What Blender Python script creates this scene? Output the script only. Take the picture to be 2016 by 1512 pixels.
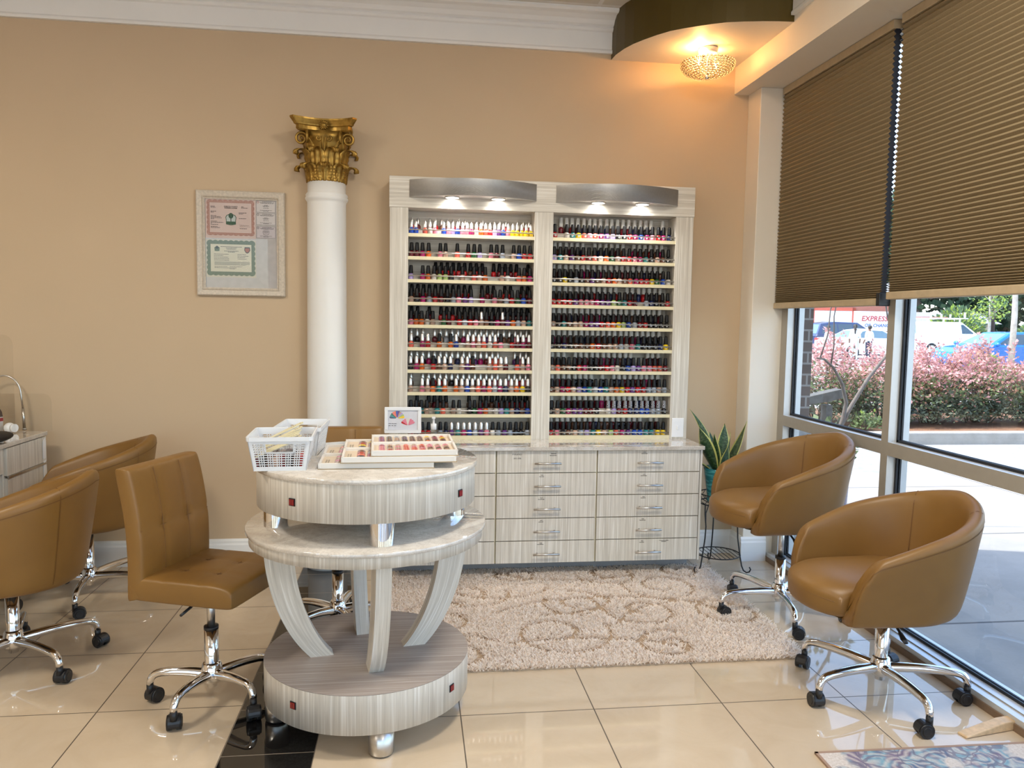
import bpy, bmesh, math, random
import numpy as np
from mathutils import Vector, Matrix
for o in list(bpy.data.objects): bpy.data.objects.remove(o)
SC = bpy.context.scene
COL = SC.collection
PI = math.pi
R = math.radians
rnd = random.Random(7)

# ------------------------------------------------------------------ camera
YAW, PITCH, ROLL, FPX = 0.128618343, 0.0816088817, 0.0164044263, 1522.0
def _cam():
    cy, sy, cp, sp = math.cos(YAW), math.sin(YAW), math.cos(PITCH), math.sin(PITCH)
    fw = Vector((sy*cp, cy*cp, -sp)); r = Vector((cy, -sy, 0)); u = r.cross(fw)
    c, s = math.cos(ROLL), math.sin(ROLL)
    r2 = c*r + s*u; u2 = -s*r + c*u
    cd = bpy.data.cameras.new('camera'); co = bpy.data.objects.new('camera', cd); COL.objects.link(co)
    m = Matrix(((r2.x, u2.x, -fw.x, 0), (r2.y, u2.y, -fw.y, 0), (r2.z, u2.z, -fw.z, 1.45), (0, 0, 0, 1)))
    co.matrix_world = m
    cd.sensor_width = 36; cd.lens = FPX/2016*36; cd.clip_start = .05; cd.clip_end = 400
    SC.camera = co
_cam()
# ------------------------------------------------------------------ world, sun, exposure
SC.view_settings.view_transform = 'Standard'; SC.view_settings.look = 'None'
SC.view_settings.gamma = 1; SC.view_settings.use_curve_mapping = False
SC.view_settings.exposure = 0.93
W = bpy.data.worlds.new('world'); SC.world = W; W.use_nodes = True
wn = W.node_tree; bg = wn.nodes['Background']
sky = wn.nodes.new('ShaderNodeTexSky'); sky.sky_type = 'NISHITA'; sky.sun_disc = False
sky.sun_elevation = R(62); sky.sun_rotation = R(-95); sky.air_density = 1.0; sky.dust_density = 2.0
wn.links.new(sky.outputs[0], bg.inputs[0]); bg.inputs[1].default_value = 0.48
def lamp(name, kind, loc, rot=(0, 0, 0), energy=10, color=(1, 1, 1), **k):
    d = bpy.data.lights.new(name, kind); d.energy = energy; d.color = color
    for a, b in k.items(): setattr(d, a, b)
    o = bpy.data.objects.new(name, d); COL.objects.link(o); o.location = loc; o.rotation_euler = rot
    return o
sun = lamp('sun', 'SUN', (0, 0, 20), energy=4.0, color=(1, .95, .87), angle=R(.6))
sun.rotation_euler = Vector((.40, -.10, -.91)).to_track_quat('-Z', 'Y').to_euler()
FILL_PANELS = [(-2.4, 1.7), (.9, 1.9)]      # unseen ceiling panels, added as fill light for the room
FILL_GLOBES = [(-3.5, -.9), (.9, -1.4)]           # unseen globes added behind the viewpoint to brighten crown and walls
for i, (x, y) in enumerate(FILL_PANELS):
    lamp('fill_panel_lamp', 'AREA', (x, y, 3.21), energy=29, color=(1, .93, .82), shape='SQUARE', size=.55)

# ------------------------------------------------------------------ helpers
class MB:
    def __init__(s): s.v = []; s.f = []; s.m = []; s.s = []
    def add(s, vs, fs, mi=0, sm=False, M=None):
        b = len(s.v)
        if M is not None: vs = [tuple(M @ Vector(p)) for p in vs]
        s.v += [tuple(p) for p in vs]
        for f in fs: s.f.append([b+i for i in f]); s.m.append(mi); s.s.append(sm)
        return s
    def box(s, x0, x1, y0, y1, z0, z1, mi=0, M=None):
        vs = [(x, y, z) for z in (z0, z1) for y in (y0, y1) for x in (x0, x1)]
        return s.add(vs, [(0, 2, 3, 1), (4, 5, 7, 6), (0, 1, 5, 4), (2, 6, 7, 3), (0, 4, 6, 2), (1, 3, 7, 5)], mi, False, M)
    def tube(s, pts, r, n=8, mi=0, closed=False, caps=True, sm=True, M=None, flat=1.0):
        P = [Vector(p) for p in pts]; N = len(P)
        rr = r if isinstance(r, (list, tuple)) else [r]*N
        vs = []; up = None
        for i in range(N):
            a = P[i-1] if (i > 0 or closed) else P[i]; b = P[(i+1) % N] if (i < N-1 or closed) else P[i]
            t = (b-a).normalized()
            if up is None:
                up = Vector((0, 0, 1)) if abs(t.z) < .9 else Vector((1, 0, 0))
            x = t.cross(up)
            if x.length < 1e-6: x = t.orthogonal()
            x.normalize(); up = x.cross(t).normalized()
            for k in range(n):
                an = 2*PI*k/n
                vs.append(P[i] + rr[i]*(math.cos(an)*x + flat*math.sin(an)*up))
        fs = []
        for i in range(N if closed else N-1):
            j = (i+1) % N
            for k in range(n):
                l = (k+1) % n
                fs.append((i*n+k, i*n+l, j*n+l, j*n+k))
        s.add(vs, fs, mi, sm, M)
        if caps and not closed:
            b = len(s.v)-len(vs)
            s.f.append([b+k for k in range(n)][::-1]); s.m.append(mi); s.s.append(False)
            s.f.append([b+(N-1)*n+k for k in range(n)]); s.m.append(mi); s.s.append(False)
        return s
    def cyl(s, p0, p1, r0, r1=None, n=16, mi=0, M=None):
        return s.tube([p0, p1], [r0, r0 if r1 is None else r1], n, mi, M=M)
    def lathe(s, prof, n=24, c=(0, 0, 0), mi=0, sm=True, M=None, caps=True):
        vs = []; N = len(prof)
        for r, z in prof:
            for k in range(n):
                a = 2*PI*k/n; vs.append((c[0]+r*math.cos(a), c[1]+r*math.sin(a), c[2]+z))
        fs = [(i*n+k, i*n+(k+1) % n, (i+1)*n+(k+1) % n, (i+1)*n+k) for i in range(N-1) for k in range(n)]
        s.add(vs, fs, mi, sm, M)
        if caps:
            b = len(s.v)-len(vs)
            if prof[0][0] > 1e-5: s.f.append([b+k for k in range(n)][::-1]); s.m.append(mi); s.s.append(False)
            if prof[-1][0] > 1e-5: s.f.append([b+(N-1)*n+k for k in range(n)]); s.m.append(mi); s.s.append(False)
        return s
    def prism(s, poly, a, b, axis='z', mi=0, M=None, sidemi=None, sm=False):
        n = len(poly)
        def P(p, h):
            if axis == 'z': return (p[0], p[1], h)
            if axis == 'y': return (p[0], h, p[1])
            return (h, p[0], p[1])
        s.add([P(p, a) for p in poly]+[P(p, b) for p in poly], [tuple(range(n))[::-1], tuple(range(n, 2*n))], mi, False, M)
        s.add([P(p, a) for p in poly]+[P(p, b) for p in poly], [(i, (i+1) % n, n+(i+1) % n, n+i) for i in range(n)], mi if sidemi is None else sidemi, sm, M)
        return s
    def grid(s, nu, nv, fn, mi=0, sm=True, M=None):
        vs = [fn(i/nu, j/nv) for j in range(nv+1) for i in range(nu+1)]
        fs = [(j*(nu+1)+i, j*(nu+1)+i+1, (j+1)*(nu+1)+i+1, (j+1)*(nu+1)+i) for j in range(nv) for i in range(nu)]
        return s.add(vs, fs, mi, sm, M)
    def ball(s, c, r, nu=12, nv=8, mi=0, M=None):
        if not isinstance(r, (tuple, list)): r = (r, r, r)
        return s.lathe_ell(c, r, nu, nv, mi, M)
    def lathe_ell(s, c, r, nu, nv, mi, M):
        vs = [(c[0], c[1], c[2]-r[2])]
        for j in range(1, nv):
            t = PI*j/nv
            for k in range(nu):
                a = 2*PI*k/nu
                vs.append((c[0]+r[0]*math.sin(t)*math.cos(a), c[1]+r[1]*math.sin(t)*math.sin(a), c[2]-r[2]*math.cos(t)))
        vs.append((c[0], c[1], c[2]+r[2])); L = len(vs)-1
        fs = [(0, 1+(k+1) % nu, 1+k) for k in range(nu)]
        for j in range(nv-2):
            for k in range(nu):
                fs.append((1+j*nu+k, 1+j*nu+(k+1) % nu, 1+(j+1)*nu+(k+1) % nu, 1+(j+1)*nu+k))
        fs += [(L, 1+(nv-2)*nu+k, 1+(nv-2)*nu+(k+1) % nu) for k in range(nu)]
        return s.add(vs, fs, mi, True, M)
    def pad(s, nu, nv, mp, p=6, top=None, bot=1.0, mi=0):
        # closed pillow; mp(u,v,h) with u,v in -1..1 and h in -1..1; top(u,v) lowers the upper face
        E = lambda u: max(0., 1-abs(u)**p)**(1/p)
        us = [math.sin(PI/2*(2*i/nu-1)) for i in range(nu+1)]; vs_ = [math.sin(PI/2*(2*j/nv-1)) for j in range(nv+1)]
        for sg in (1, -1):
            vs = []
            for v in vs_:
                for u in us:
                    h = E(u)*E(v)
                    if sg > 0 and top: h -= top(u, v)*h
                    vs.append(mp(u, v, h if sg > 0 else -h*bot))
            fs = [(j*(nu+1)+i, j*(nu+1)+i+1, (j+1)*(nu+1)+i+1, (j+1)*(nu+1)+i) for j in range(nv) for i in range(nu)]
            if sg < 0: fs = [f[::-1] for f in fs]
            s.add(vs, fs, mi, True)
        return s
    def mesh(s, name):
        me = bpy.data.meshes.new(name); me.from_pydata(s.v, [], s.f); 
        me.polygons.foreach_set('material_index', s.m); me.polygons.foreach_set('use_smooth', s.s); me.update()
        return me
def weld(me, d=1e-5):
    bm = bmesh.new(); bm.from_mesh(me); bmesh.ops.remove_doubles(bm, verts=bm.verts, dist=d)
    bmesh.ops.recalc_face_normals(bm, faces=bm.faces); bm.to_mesh(me); bm.free()
def obj(name, mb, mats, parent=None, loc=None, rot=None, bevel=0, sub=0, label=None, segs=2, fix=True, angle=40):
    me = mb.mesh(name) if isinstance(mb, MB) else mb
    if fix: weld(me)
    for m in (mats if isinstance(mats, (list, tuple)) else [mats]): me.materials.append(m)
    o = bpy.data.objects.new(name, me); COL.objects.link(o)
    if parent is not None: o.parent = parent
    if loc is not None: o.location = loc
    if rot is not None: o.rotation_euler = rot
    if bevel:
        b = o.modifiers.new('bevel', 'BEVEL'); b.width = bevel; b.segments = segs; b.limit_method = 'ANGLE'; b.angle_limit = R(angle)
    if sub:
        b = o.modifiers.new('sub', 'SUBSURF'); b.levels = sub; b.render_levels = sub
    if label: o['label'] = label
    return o
def tag(o, label, cat, group=None, kind=None):
    o['label'] = label; o['category'] = cat
    if group: o['group'] = group
    if kind: o['kind'] = kind
    return o
def thing(name, label, cat, loc=(0, 0, 0), rotz=0, group=None):
    o = bpy.data.objects.new(name, None); COL.objects.link(o); o.empty_display_size = .1
    o.location = loc; o.rotation_euler = (0, 0, rotz)
    return tag(o, label, cat, group)
def struct(name, mb, mats, parent=None, bevel=0, fix=True):
    o = obj(name, mb, mats, parent, bevel=bevel, fix=fix); o['kind'] = 'structure'; return o
def dup(src, label=None, loc=None, rotz=None, parent=None):
    c = src.copy(); COL.objects.link(c)
    if parent is not None: c.parent = parent
    if loc is not None: c.location = loc
    if rotz is not None: c.rotation_euler = (0, 0, rotz)
    if label: c['label'] = label
    for ch in src.children: dup(ch, parent=c)
    return c
def text_into(mb, s, size, M, mi=0, align='CENTER', shear=0, bold=0):
    cu = bpy.data.curves.new('t', 'FONT'); cu.body = s; cu.size = size; cu.align_x = align; cu.align_y = 'CENTER'; cu.shear = shear
    cu.resolution_u = 2; cu.offset = bold
    o = bpy.data.objects.new('t', cu); COL.objects.link(o)
    dg = bpy.context.evaluated_depsgraph_get(); me = bpy.data.meshes.new_from_object(o.evaluated_get(dg))
    mb.add([tuple(v.co) for v in me.vertices], [tuple(p.vertices) for p in me.polygons], mi, False, M)
    bpy.data.objects.remove(o); bpy.data.curves.remove(cu); bpy.data.meshes.remove(me)

# ------------------------------------------------------------------ materials
class NT:
    def __init__(s, name):
        s.mat = bpy.data.materials.new(name); s.mat.use_nodes = True; s.t = s.mat.node_tree
        s.b = s.t.nodes['Principled BSDF']; s.out = s.t.nodes['Material Output']
    def n(s, typ, **k):
        x = s.t.nodes.new('ShaderNode'+typ)
        for a, b in k.items(): setattr(x, a, b)
        return x
    def l(s, a, b): s.t.links.new(a, b)
    def val(s, sock, v):
        if hasattr(v, 'is_linked') or hasattr(v, 'links'): s.l(v, sock)
        else: sock.default_value = v
    def math(s, op, a, b=None, c=None):
        x = s.n('Math', operation=op); s.val(x.inputs[0], a)
        if b is not None: s.val(x.inputs[1], b)
        if c is not None: s.val(x.inputs[2], c)
        return x.outputs[0]
    def coord(s, which='Object', scale=(1, 1, 1), rot=(0, 0, 0), loc=(0, 0, 0)):
        tc = s.n('TexCoord'); mp = s.n('Mapping'); s.l(tc.outputs[which], mp.inputs[0])
        mp.inputs['Scale'].default_value = scale; mp.inputs['Rotation'].default_value = rot; mp.inputs['Location'].default_value = loc
        return mp.outputs[0]
    def noise(s, vec, scale=5, detail=3, rough=.5, dist=0):
        x = s.n('TexNoise'); s.l(vec, x.inputs['Vector']); x.inputs['Scale'].default_value = scale
        x.inputs['Detail'].default_value = detail; x.inputs['Roughness'].default_value = rough; x.inputs['Distortion'].default_value = dist
        return x.outputs['Fac']
    def ramp(s, fac, stops):
        x = s.n('ValToRGB'); s.l(fac, x.inputs[0]); e = x.color_ramp.elements
        while len(e) < len(stops): e.new(.5)
        for i, (p, c) in enumerate(stops): e[i].position = p; e[i].color = (*c, 1) if len(c) == 3 else c
        return x.outputs[0]
    def mix(s, fac, a, b):
        x = s.n('Mix', data_type='RGBA'); s.val(x.inputs[0], fac)
        for sk, v in ((x.inputs[6], a), (x.inputs[7], b)):
            if isinstance(v, (tuple, list)): sk.default_value = (*v[:3], 1)
            else: s.l(v, sk)
        return x.outputs[2]
    def bump(s, h, strength=.2, dist=.01):
        x = s.n('Bump'); x.inputs['Strength'].default_value = strength; x.inputs['Distance'].default_value = dist
        s.l(h, x.inputs['Height']); s.l(x.outputs[0], s.b.inputs['Normal'])
    def base(s, c=None, rough=.5, metal=0, spec=.5, coat=0):
        if c is not None:
            if isinstance(c, (tuple, list)): s.b.inputs['Base Color'].default_value = (*c, 1)
            else: s.l(c, s.b.inputs['Base Color'])
        if isinstance(rough, (int, float)): s.b.inputs['Roughness'].default_value = rough
        else: s.l(rough, s.b.inputs['Roughness'])
        s.b.inputs['Metallic'].default_value = metal; s.b.inputs['Specular IOR Level'].default_value = spec
        s.b.inputs['Coat Weight'].default_value = coat
        return s
MATS = {}
def simple(name, c, rough=.5, metal=0, spec=.5, coat=0, emit=0, vary=.06, vs=30):
    if name in MATS: return MATS[name]
    t = NT(name)
    if vary and not emit:
        f = t.noise(t.coord(), vs, 3)
        d = tuple(x*(1-vary) for x in c); u = tuple(min(1, x*(1+vary)) for x in c)
        t.base(t.ramp(f, [(.3, d), (.7, u)]), rough, metal, spec, coat)
    else: t.base(c, rough, metal, spec, coat)
    if emit:
        t.b.inputs['Emission Color'].default_value = (*c, 1); t.b.inputs['Emission Strength'].default_value = emit
    MATS[name] = t.mat; return t.mat
def m_wall():
    t = NT('wall_paint'); v = t.coord(); f = t.noise(v, 1.2, 3); g = t.noise(v, 160, 2)
    t.base(t.ramp(f, [(.3, (.535, .405, .268)), (.7, (.565, .428, .285))]), .62, spec=.25); t.bump(g, .06, .002); return t.mat
WALL = m_wall()
CREAM = simple('cream_paint', (.74, .68, .58), .6, vary=.02, vs=3)
WHITE = simple('white_paint', (.79, .78, .75), .42, vary=.02, vs=4)
WHITEP = simple('white_plastic', (.82, .82, .82), .35, vary=0)
def m_lam(name, ax, which='Object', A=(.46, .415, .345), B=(.66, .61, .525), C=(.86, .83, .77)):
    # fine wandering grain lines; ax = the grain direction
    t = NT(name)
    def sc(a, b): return tuple(b if i == ax else a for i in range(3))
    f = t.noise(t.coord(which, sc(60, 1.6)), 1, 5, .7, .12); g = t.noise(t.coord(which, sc(150, 2.2)), 1, 2, .5, .2); h = t.noise(t.coord(which, sc(14, .6)), 1, 2)
    w = t.ramp(g, [(.57, (0, 0, 0)), (.64, (1, 1, 1))]); k = t.ramp(g, [(.34, (1, 1, 1)), (.42, (0, 0, 0))])
    c = t.ramp(f, [(.30, A), (.56, B), (.75, tuple((a+b)/2 for a, b in zip(B, C)))])
    c = t.mix(t.math('MULTIPLY', k, .45), c, A); c = t.mix(t.math('MULTIPLY', w, .62), c, C); c = t.mix(t.math('MULTIPLY', h, .25), c, B)
    t.base(c, .36, spec=.4); return t.mat
LAMV = m_lam('striated_laminate_vertical', 2)
LAMH = m_lam('striated_laminate_horizontal', 0)
LAML = m_lam('striated_laminate_leg', 1, 'UV')
LAMT = m_lam('striated_laminate_top', 0, 'Object', (.25, .205, .175), (.36, .31, .275), (.52, .475, .435))
EDGE = simple('cream_edge_band', (.72, .64, .42), .4, vary=.02)
def m_marble(name, A, B, C, rough=.12):
    t = NT(name); v = t.coord(); d = t.noise(v, 9, 5, .6, .8); e = t.noise(v, 26, 4, .6, 1.5)
    vein = t.ramp(e, [(.46, (0, 0, 0)), (.495, (1, 1, 1)), (.53, (0, 0, 0))])
    c = t.ramp(d, [(.35, A), (.62, B)])
    t.base(t.mix(t.math('MULTIPLY', vein, .35), c, C), rough, spec=.5, coat=.6); t.b.inputs['IOR'].default_value = 1.7; return t.mat
MARBLE = m_marble('veined_quartz_top', (.50, .45, .385), (.66, .61, .54), (.26, .22, .19), .05)
def m_tile(name, x0, px, y0, py, A, B, grout, gw, rough, spec=.5):
    t = NT(name); tc = t.n('TexCoord'); sp = t.n('SeparateXYZ'); t.l(tc.outputs['Object'], sp.inputs[0])
    def line(sock, o, p):
        q = t.math('DIVIDE', t.math('SUBTRACT', sock, o), p); fr = t.math('FRACT', q)
        d = t.math('MULTIPLY', t.math('MINIMUM', fr, t.math('SUBTRACT', 1.0, fr)), p)
        return t.math('LESS_THAN', d, gw)
    g = t.math('MAXIMUM', line(sp.outputs[0], x0, px), line(sp.outputs[1], y0, py))
    n1 = t.noise(tc.outputs['Object'], 3.5, 6, .65, 1.2); n2 = t.noise(tc.outputs['Object'], 40, 3)
    c = t.mix(t.math('MULTIPLY', n2, .35), t.ramp(n1, [(.32, A), (.68, B)]), A)
    t.base(t.mix(g, c, grout), t.math('ADD', t.math('MULTIPLY', g, .5), rough), spec=spec)
    t.b.inputs['IOR'].default_value = 1.6
    return t.mat
TILE_R = m_tile('polished_tile', .183, .5013, 2.732, .508, (.555, .44, .305), (.62, .505, .365), (.10, .075, .05), .0022, .035)
TILE_L = m_tile('polished_tile_side', -.622, .515, 2.884, .508, (.555, .44, .305), (.62, .505, .365), (.10, .075, .05), .0022, .035)
TILE_B = m_tile('black_polished_tile', -.622, .305, 2.542, .3068, (.006, .006, .006), (.010, .009, .009), (.25, .20, .15), .0018, .03)
def m_leather():
    t = NT('caramel_leather'); v = t.coord(); f = t.noise(v, 5, 3); g = t.n('TexVoronoi'); g.inputs['Scale'].default_value = 420; t.l(v, g.inputs['Vector'])
    t.base(t.ramp(f, [(.3, (.190, .092, .018)), (.7, (.220, .110, .023))]), .44, spec=.5); t.bump(g.outputs['Distance'], .06, .001); return t.mat
LEATHER = m_leather()
STITCH = simple('leather_seam', (.15, .066, .013), .6, vary=0)
CHROME = simple('chrome', (.82, .82, .83), .07, 1, vary=0)
STEEL = simple('brushed_steel', (.60, .585, .56), .30, 1, vary=.05, vs=60)
ALU = simple('painted_aluminium', (.60, .60, .58), .35, .3, vary=.02)
ALU_SHADE = simple('shaded_frame_face', (.33, .30, .25), .5, 0, vary=.03)  # same frame metal, with the room-side shade put into the colour
BLACKP = simple('black_plastic', (.012, .012, .013), .38, vary=0)
BLACKC = simple('black_cap_plastic', (.004, .004, .005), .40, spec=.3, vary=0)
IRON = simple('black_iron', (.010, .010, .011), .5, vary=0)
RUBBER = simple('black_gasket', (.008, .009, .012), .6, vary=0)
GOLDP = simple('olive_gold_paint', (.085, .056, .006), .42, .25, vary=.05, vs=2)
GOLD = None
def m_gold():
    t = NT('antique_gold'); v = t.coord(); f = t.noise(v, 24, 4)
    t.base(t.ramp(f, [(.30, (.16, .085, .010)), (.62, (.42, .255, .055))]), .36, .72); t.bump(t.noise(v, 60, 2), .12, .003); return t.mat
GOLD = m_gold()
def m_glass(name, tint=(1, 1, 1), gl=.9):
    t = NT(name); tr = t.n('BsdfTransparent'); tr.inputs[0].default_value = (*tint, 1)
    gs = t.n('BsdfGlossy'); gs.inputs['Roughness'].default_value = 0; gs.inputs[0].default_value = (gl, gl, gl, 1)
    fr = t.n('Fresnel'); fr.inputs[0].default_value = 1.45; mx = t.n('MixShader')
    ge = t.n('NewGeometry'); t.l(t.math('MULTIPLY', fr.outputs[0], t.math('SUBTRACT', 1.0, ge.outputs['Backfacing'])), mx.inputs[0]); t.l(tr.outputs[0], mx.inputs[1]); t.l(gs.outputs[0], mx.inputs[2]); t.l(mx.outputs[0], t.out.inputs[0])
    return t.mat
GLASS = m_glass('window_glass', (.93, .96, .97))
ACRYL = m_glass('clear_acrylic', (.965, .965, .96))
def m_blind():
    t = NT('blind_fabric'); v = t.coord(); c = t.ramp(t.noise(v, 200, 2), [(.3, (.255, .195, .112)), (.7, (.29, .222, .13))])
    t.base(c, .8, spec=.15)
    tl = t.n('BsdfTranslucent'); t.l(c, tl.inputs[0]); mx = t.n('MixShader'); mx.inputs[0].default_value = .05
    t.l(t.b.outputs[0], mx.inputs[1]); t.l(tl.outputs[0], mx.inputs[2]); t.l(mx.outputs[0], t.out.inputs[0]); return t.mat
BLIND = m_blind()
BLINDR = simple('blind_rail_fabric', (.45, .35, .22), .6)
BLIND_SHADE = simple('blind_cell_shade', (.012, .013, .02), .7, vary=0)  # near-black end plates paint the shade inside the hollow cells
def m_polish():
    t = NT('nail_polish'); oi = t.n('ObjectInfo'); t.base(oi.outputs['Color'], .12, spec=.5, coat=.5); return t.mat
POLISH = m_polish()
SILVERC = simple('silver_cap', (.80, .79, .77), .28, .9, vary=0)
WHITEC = simple('white_cap_plastic', (.82, .81, .77), .4, vary=0)
PALETTE = dict(r=(.50, .012, .015), d=(.13, .004, .010), m=(.40, .008, .12), p=(.75, .22, .30), c=(.80, .13, .08), o=(.75, .14, .015),
 y=(.85, .58, .01), g=(.015, .10, .03), t=(.02, .22, .22), b=(.01, .06, .40), n=(.008, .015, .08), v=(.13, .03, .20), l=(.42, .32, .62),
 w=(.72, .66, .58), k=(.010, .009, .012), e=(.52, .33, .24), s=(.34, .38, .44), u=(.14, .055, .03), G=(.40, .52, .16))
CNAME = dict(r='red', d='dark red', m='magenta', p='pink', c='coral', o='orange', y='yellow', g='green', t='teal', b='blue', n='navy',
 v='purple', l='lavender', w='cream', k='black', e='beige', s='grey', u='brown', G='lime')
def pal(k): return simple('tip_'+CNAME[k].replace(' ', '_'), PALETTE[k], .15, coat=.4, vary=0)

# ------------------------------------------------------------------ room shell
YW = 4.615; XR = 2.165; CE = 3.25; XL = -4.6; YB = -4.2
fl = MB()
for (a, b, mi) in ((-.318, 2.21, 0), (XL, -.622, 1), (-.622, -.318, 2)):
    fl.add([(a, YB, 0), (b, YB, 0), (b, YW, 0), (a, YW, 0)], [(0, 1, 2, 3)], mi)
fl.box(XL, 2.21, YB, YW, -.12, -.004, 0)
struct('floor', fl, [TILE_R, TILE_L, TILE_B], fix=False)
m = MB().box(XL-.15, 2.30, YW, YW+.28, -.1, 4.3); struct('wall_back', m, WALL)
m = MB().box(XL-.15, XL, YB, YW, -.1, 4.3); struct('wall_left', m, WALL)
FW = [(-4.2, -2.35), (-2.05, -.20), (.10, 1.95)]
m = MB().box(XL-.15, 2.35, YB-.15, YB, -.1, .1).box(XL-.15, 2.35, YB-.15, YB, 2.8, 4.3)
for a, b in ((XL-.15, FW[0][0]), (FW[0][1], FW[1][0]), (FW[1][1], FW[2][0]), (FW[2][1], 2.35)): m.box(a, b, YB-.15, YB, .1, 2.8)
struct('wall_front', m, WALL)
def m_ceil():
    t = m_tile('ceiling_tile', 1.045, .61, 3.86, .61, (.62, .58, .50), (.66, .62, .55), (.74, .72, .68), .012, .8, .1); return t
m = MB().box(XL, 2.3, YB, YW, CE, CE+.1); struct('ceiling', m, m_ceil())
m = MB().box(XL-.15, 2.42, YB-.15, YW+.3, 4.0, 4.15); struct('roof', m, CREAM)
# pilaster beside the window and the beam over the glass
m = MB().box(2.02, 2.215, 4.44, YW, 0, 2.84); struct('wall_right_pilaster', m, CREAM, bevel=.004)
m = MB().box(1.93, 2.335, YB, YW, 2.84, CE); m.box(2.2, 2.42, YB, 4.98, 2.86, 4.3); struct('trim_2', m, CREAM)
# baseboards
bp = [(0, 0), (.016, 0), (.016, .115), (.011, .125), (.011, .138), (.005, .15), (0, .15)]
def base_run(mb, x0, y0, x1, y1, n):
    # n = normal pointing into the room
    a = [(x0+n[0]*p[0], y0+n[1]*p[0], p[1]) for p in bp]; b = [(x1+n[0]*p[0], y1+n[1]*p[0], p[1]) for p in bp]; k = len(bp)
    mb.add(a+b, [tuple(range(k)), tuple(range(k, 2*k))[::-1]]+[(i, (i+1) % k, k+(i+1) % k, k+i) for i in range(k)])
m = MB(); base_run(m, XL, YW, 2.02, YW, (0, -1)); struct('baseboard_back', m, WHITE)
m = MB(); base_run(m, 2.02, YW, 2.02, 4.436, (-1, 0)); base_run(m, 2.004, 4.44, 2.165, 4.44, (0, -1)); struct('baseboard_right', m, WHITE, fix=False)
m = MB(); base_run(m, XL, YB, XL, YW, (1, 0)); struct('baseboard_left', m, WHITE)
# crown moulding
cp_ = [(0, 3.03), (.022, 3.03), (.022, 3.045), (.014, 3.056), (.014, 3.15), (.026, 3.156), (.034, 3.168), (.03, 3.178), (.045, 3.185), (.06, 3.205), (.088, 3.222), (.115, 3.228), (.125, 3.238), (.125, CE), (0, CE)]
def crown(mb, x0, y0, x1, y1, n):
    k = len(cp_)
    a = [(x0+n[0]*p[0], y0+n[1]*p[0], p[1]) for p in cp_]; b = [(x1+n[0]*p[0], y1+n[1]*p[0], p[1]) for p in cp_]
    mb.add(a+b, [tuple(range(k)), tuple(range(k, 2*k))[::-1]]+[(i, (i+1) % k, k+(i+1) % k, k+i) for i in range(k)])
m = MB(); crown(m, XL, YW, 1.17, YW, (0, -1)); crown(m, 1.93, YB, 1.93, 3.88, (-1, 0)); struct('trim_1', m, WHITE)
# curved gold soffit
arc = [(1.157, 4.615), (1.162, 4.52), (1.183, 4.417), (1.212, 4.335), (1.251, 4.26), (1.30, 4.18), (1.351, 4.114), (1.41, 4.065), (1.46, 4.03), (1.53, 3.985), (1.593, 3.951), (1.68, 3.925), (1.769, 3.905), (1.85, 3.892), (1.932, 3.886)]
m = MB().prism(arc+[(1.932, 4.62)], 3.0, CE, 'z', 0, None, 1)
struct('trim_3', m, [CREAM, GOLDP])

# ------------------------------------------------------------------ storefront glazing
FX0, FX1 = 2.21, 2.315
MUL = [4.365, 3.332, 2.28, 1.23, .18, -.87, -1.92, -2.97, YB]
def frame_bar(mb, y0, y1, z0, z1):
    mb.box(FX0, FX1, y0, y1, z0, z1, 0)
    mb.add([(FX0-.0006, y0, z0), (FX0-.0006, y1, z0), (FX0-.0006, y1, z1), (FX0-.0006, y0, z1)], [(0, 1, 2, 3)], 1)
for i in range(len(MUL)-1):
    yt = MUL[i]; yb = MUL[i+1]
    fr = MB()
    frame_bar(fr, yt, yt+(.075 if i == 0 else .052), 0.0, 2.86)
    y0 = yb+.052; y1 = yt
    for z0, z1 in ((0, .055), (.85, .912), (2.80, 2.86)): frame_bar(fr, y0, y1, z0, z1)
    w = struct('window_%d' % (i+1), fr, [ALU, ALU_SHADE], fix=False)
    g = MB(); gl = MB()
    for z0, z1 in ((.055, .85), (.912, 2.80)):
        for (a, b, c, d) in ((y0, y1, z0, z0+.012), (y0, y1, z1-.012, z1), (y0, y0+.012, z0, z1), (y1-.012, y1, z0, z1)):
            for x in (2.252, 2.268): g.box(x, x+.009, a, b, c, d)
        gl.box(2.261, 2.267, y0+.004, y1-.004, z0+.004, z1-.004)
    o = obj('gasket', g, RUBBER, w); o = obj('window_pane', gl, GLASS, w)
for i, (a, b) in enumerate(FW):
    fr = MB()
    for q in ((a, a+.05, .1, 2.8), (b-.05, b, .1, 2.8), (a+.05, b-.05, .1, .16), (a+.05, b-.05, 2.74, 2.8), (a+.05, b-.05, .85, .91)): fr.box(q[0], q[1], YB-.12, YB-.02, q[2], q[3])
    w = struct('window_%d' % (10+i), fr, ALU)
    obj('window_pane', MB().box(a+.04, b-.04, YB-.073, YB-.067, .12, 2.78), GLASS, w)
m = MB().box(2.165, 2.21, YB, 4.44, 0, .028); struct('trim_4', m, simple('sill_wood', (.20, .13, .08), .5))
m = MB().box(2.172, 2.21, YB, 4.44, .028, .05); struct('trim_5', m, ALU)

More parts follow.
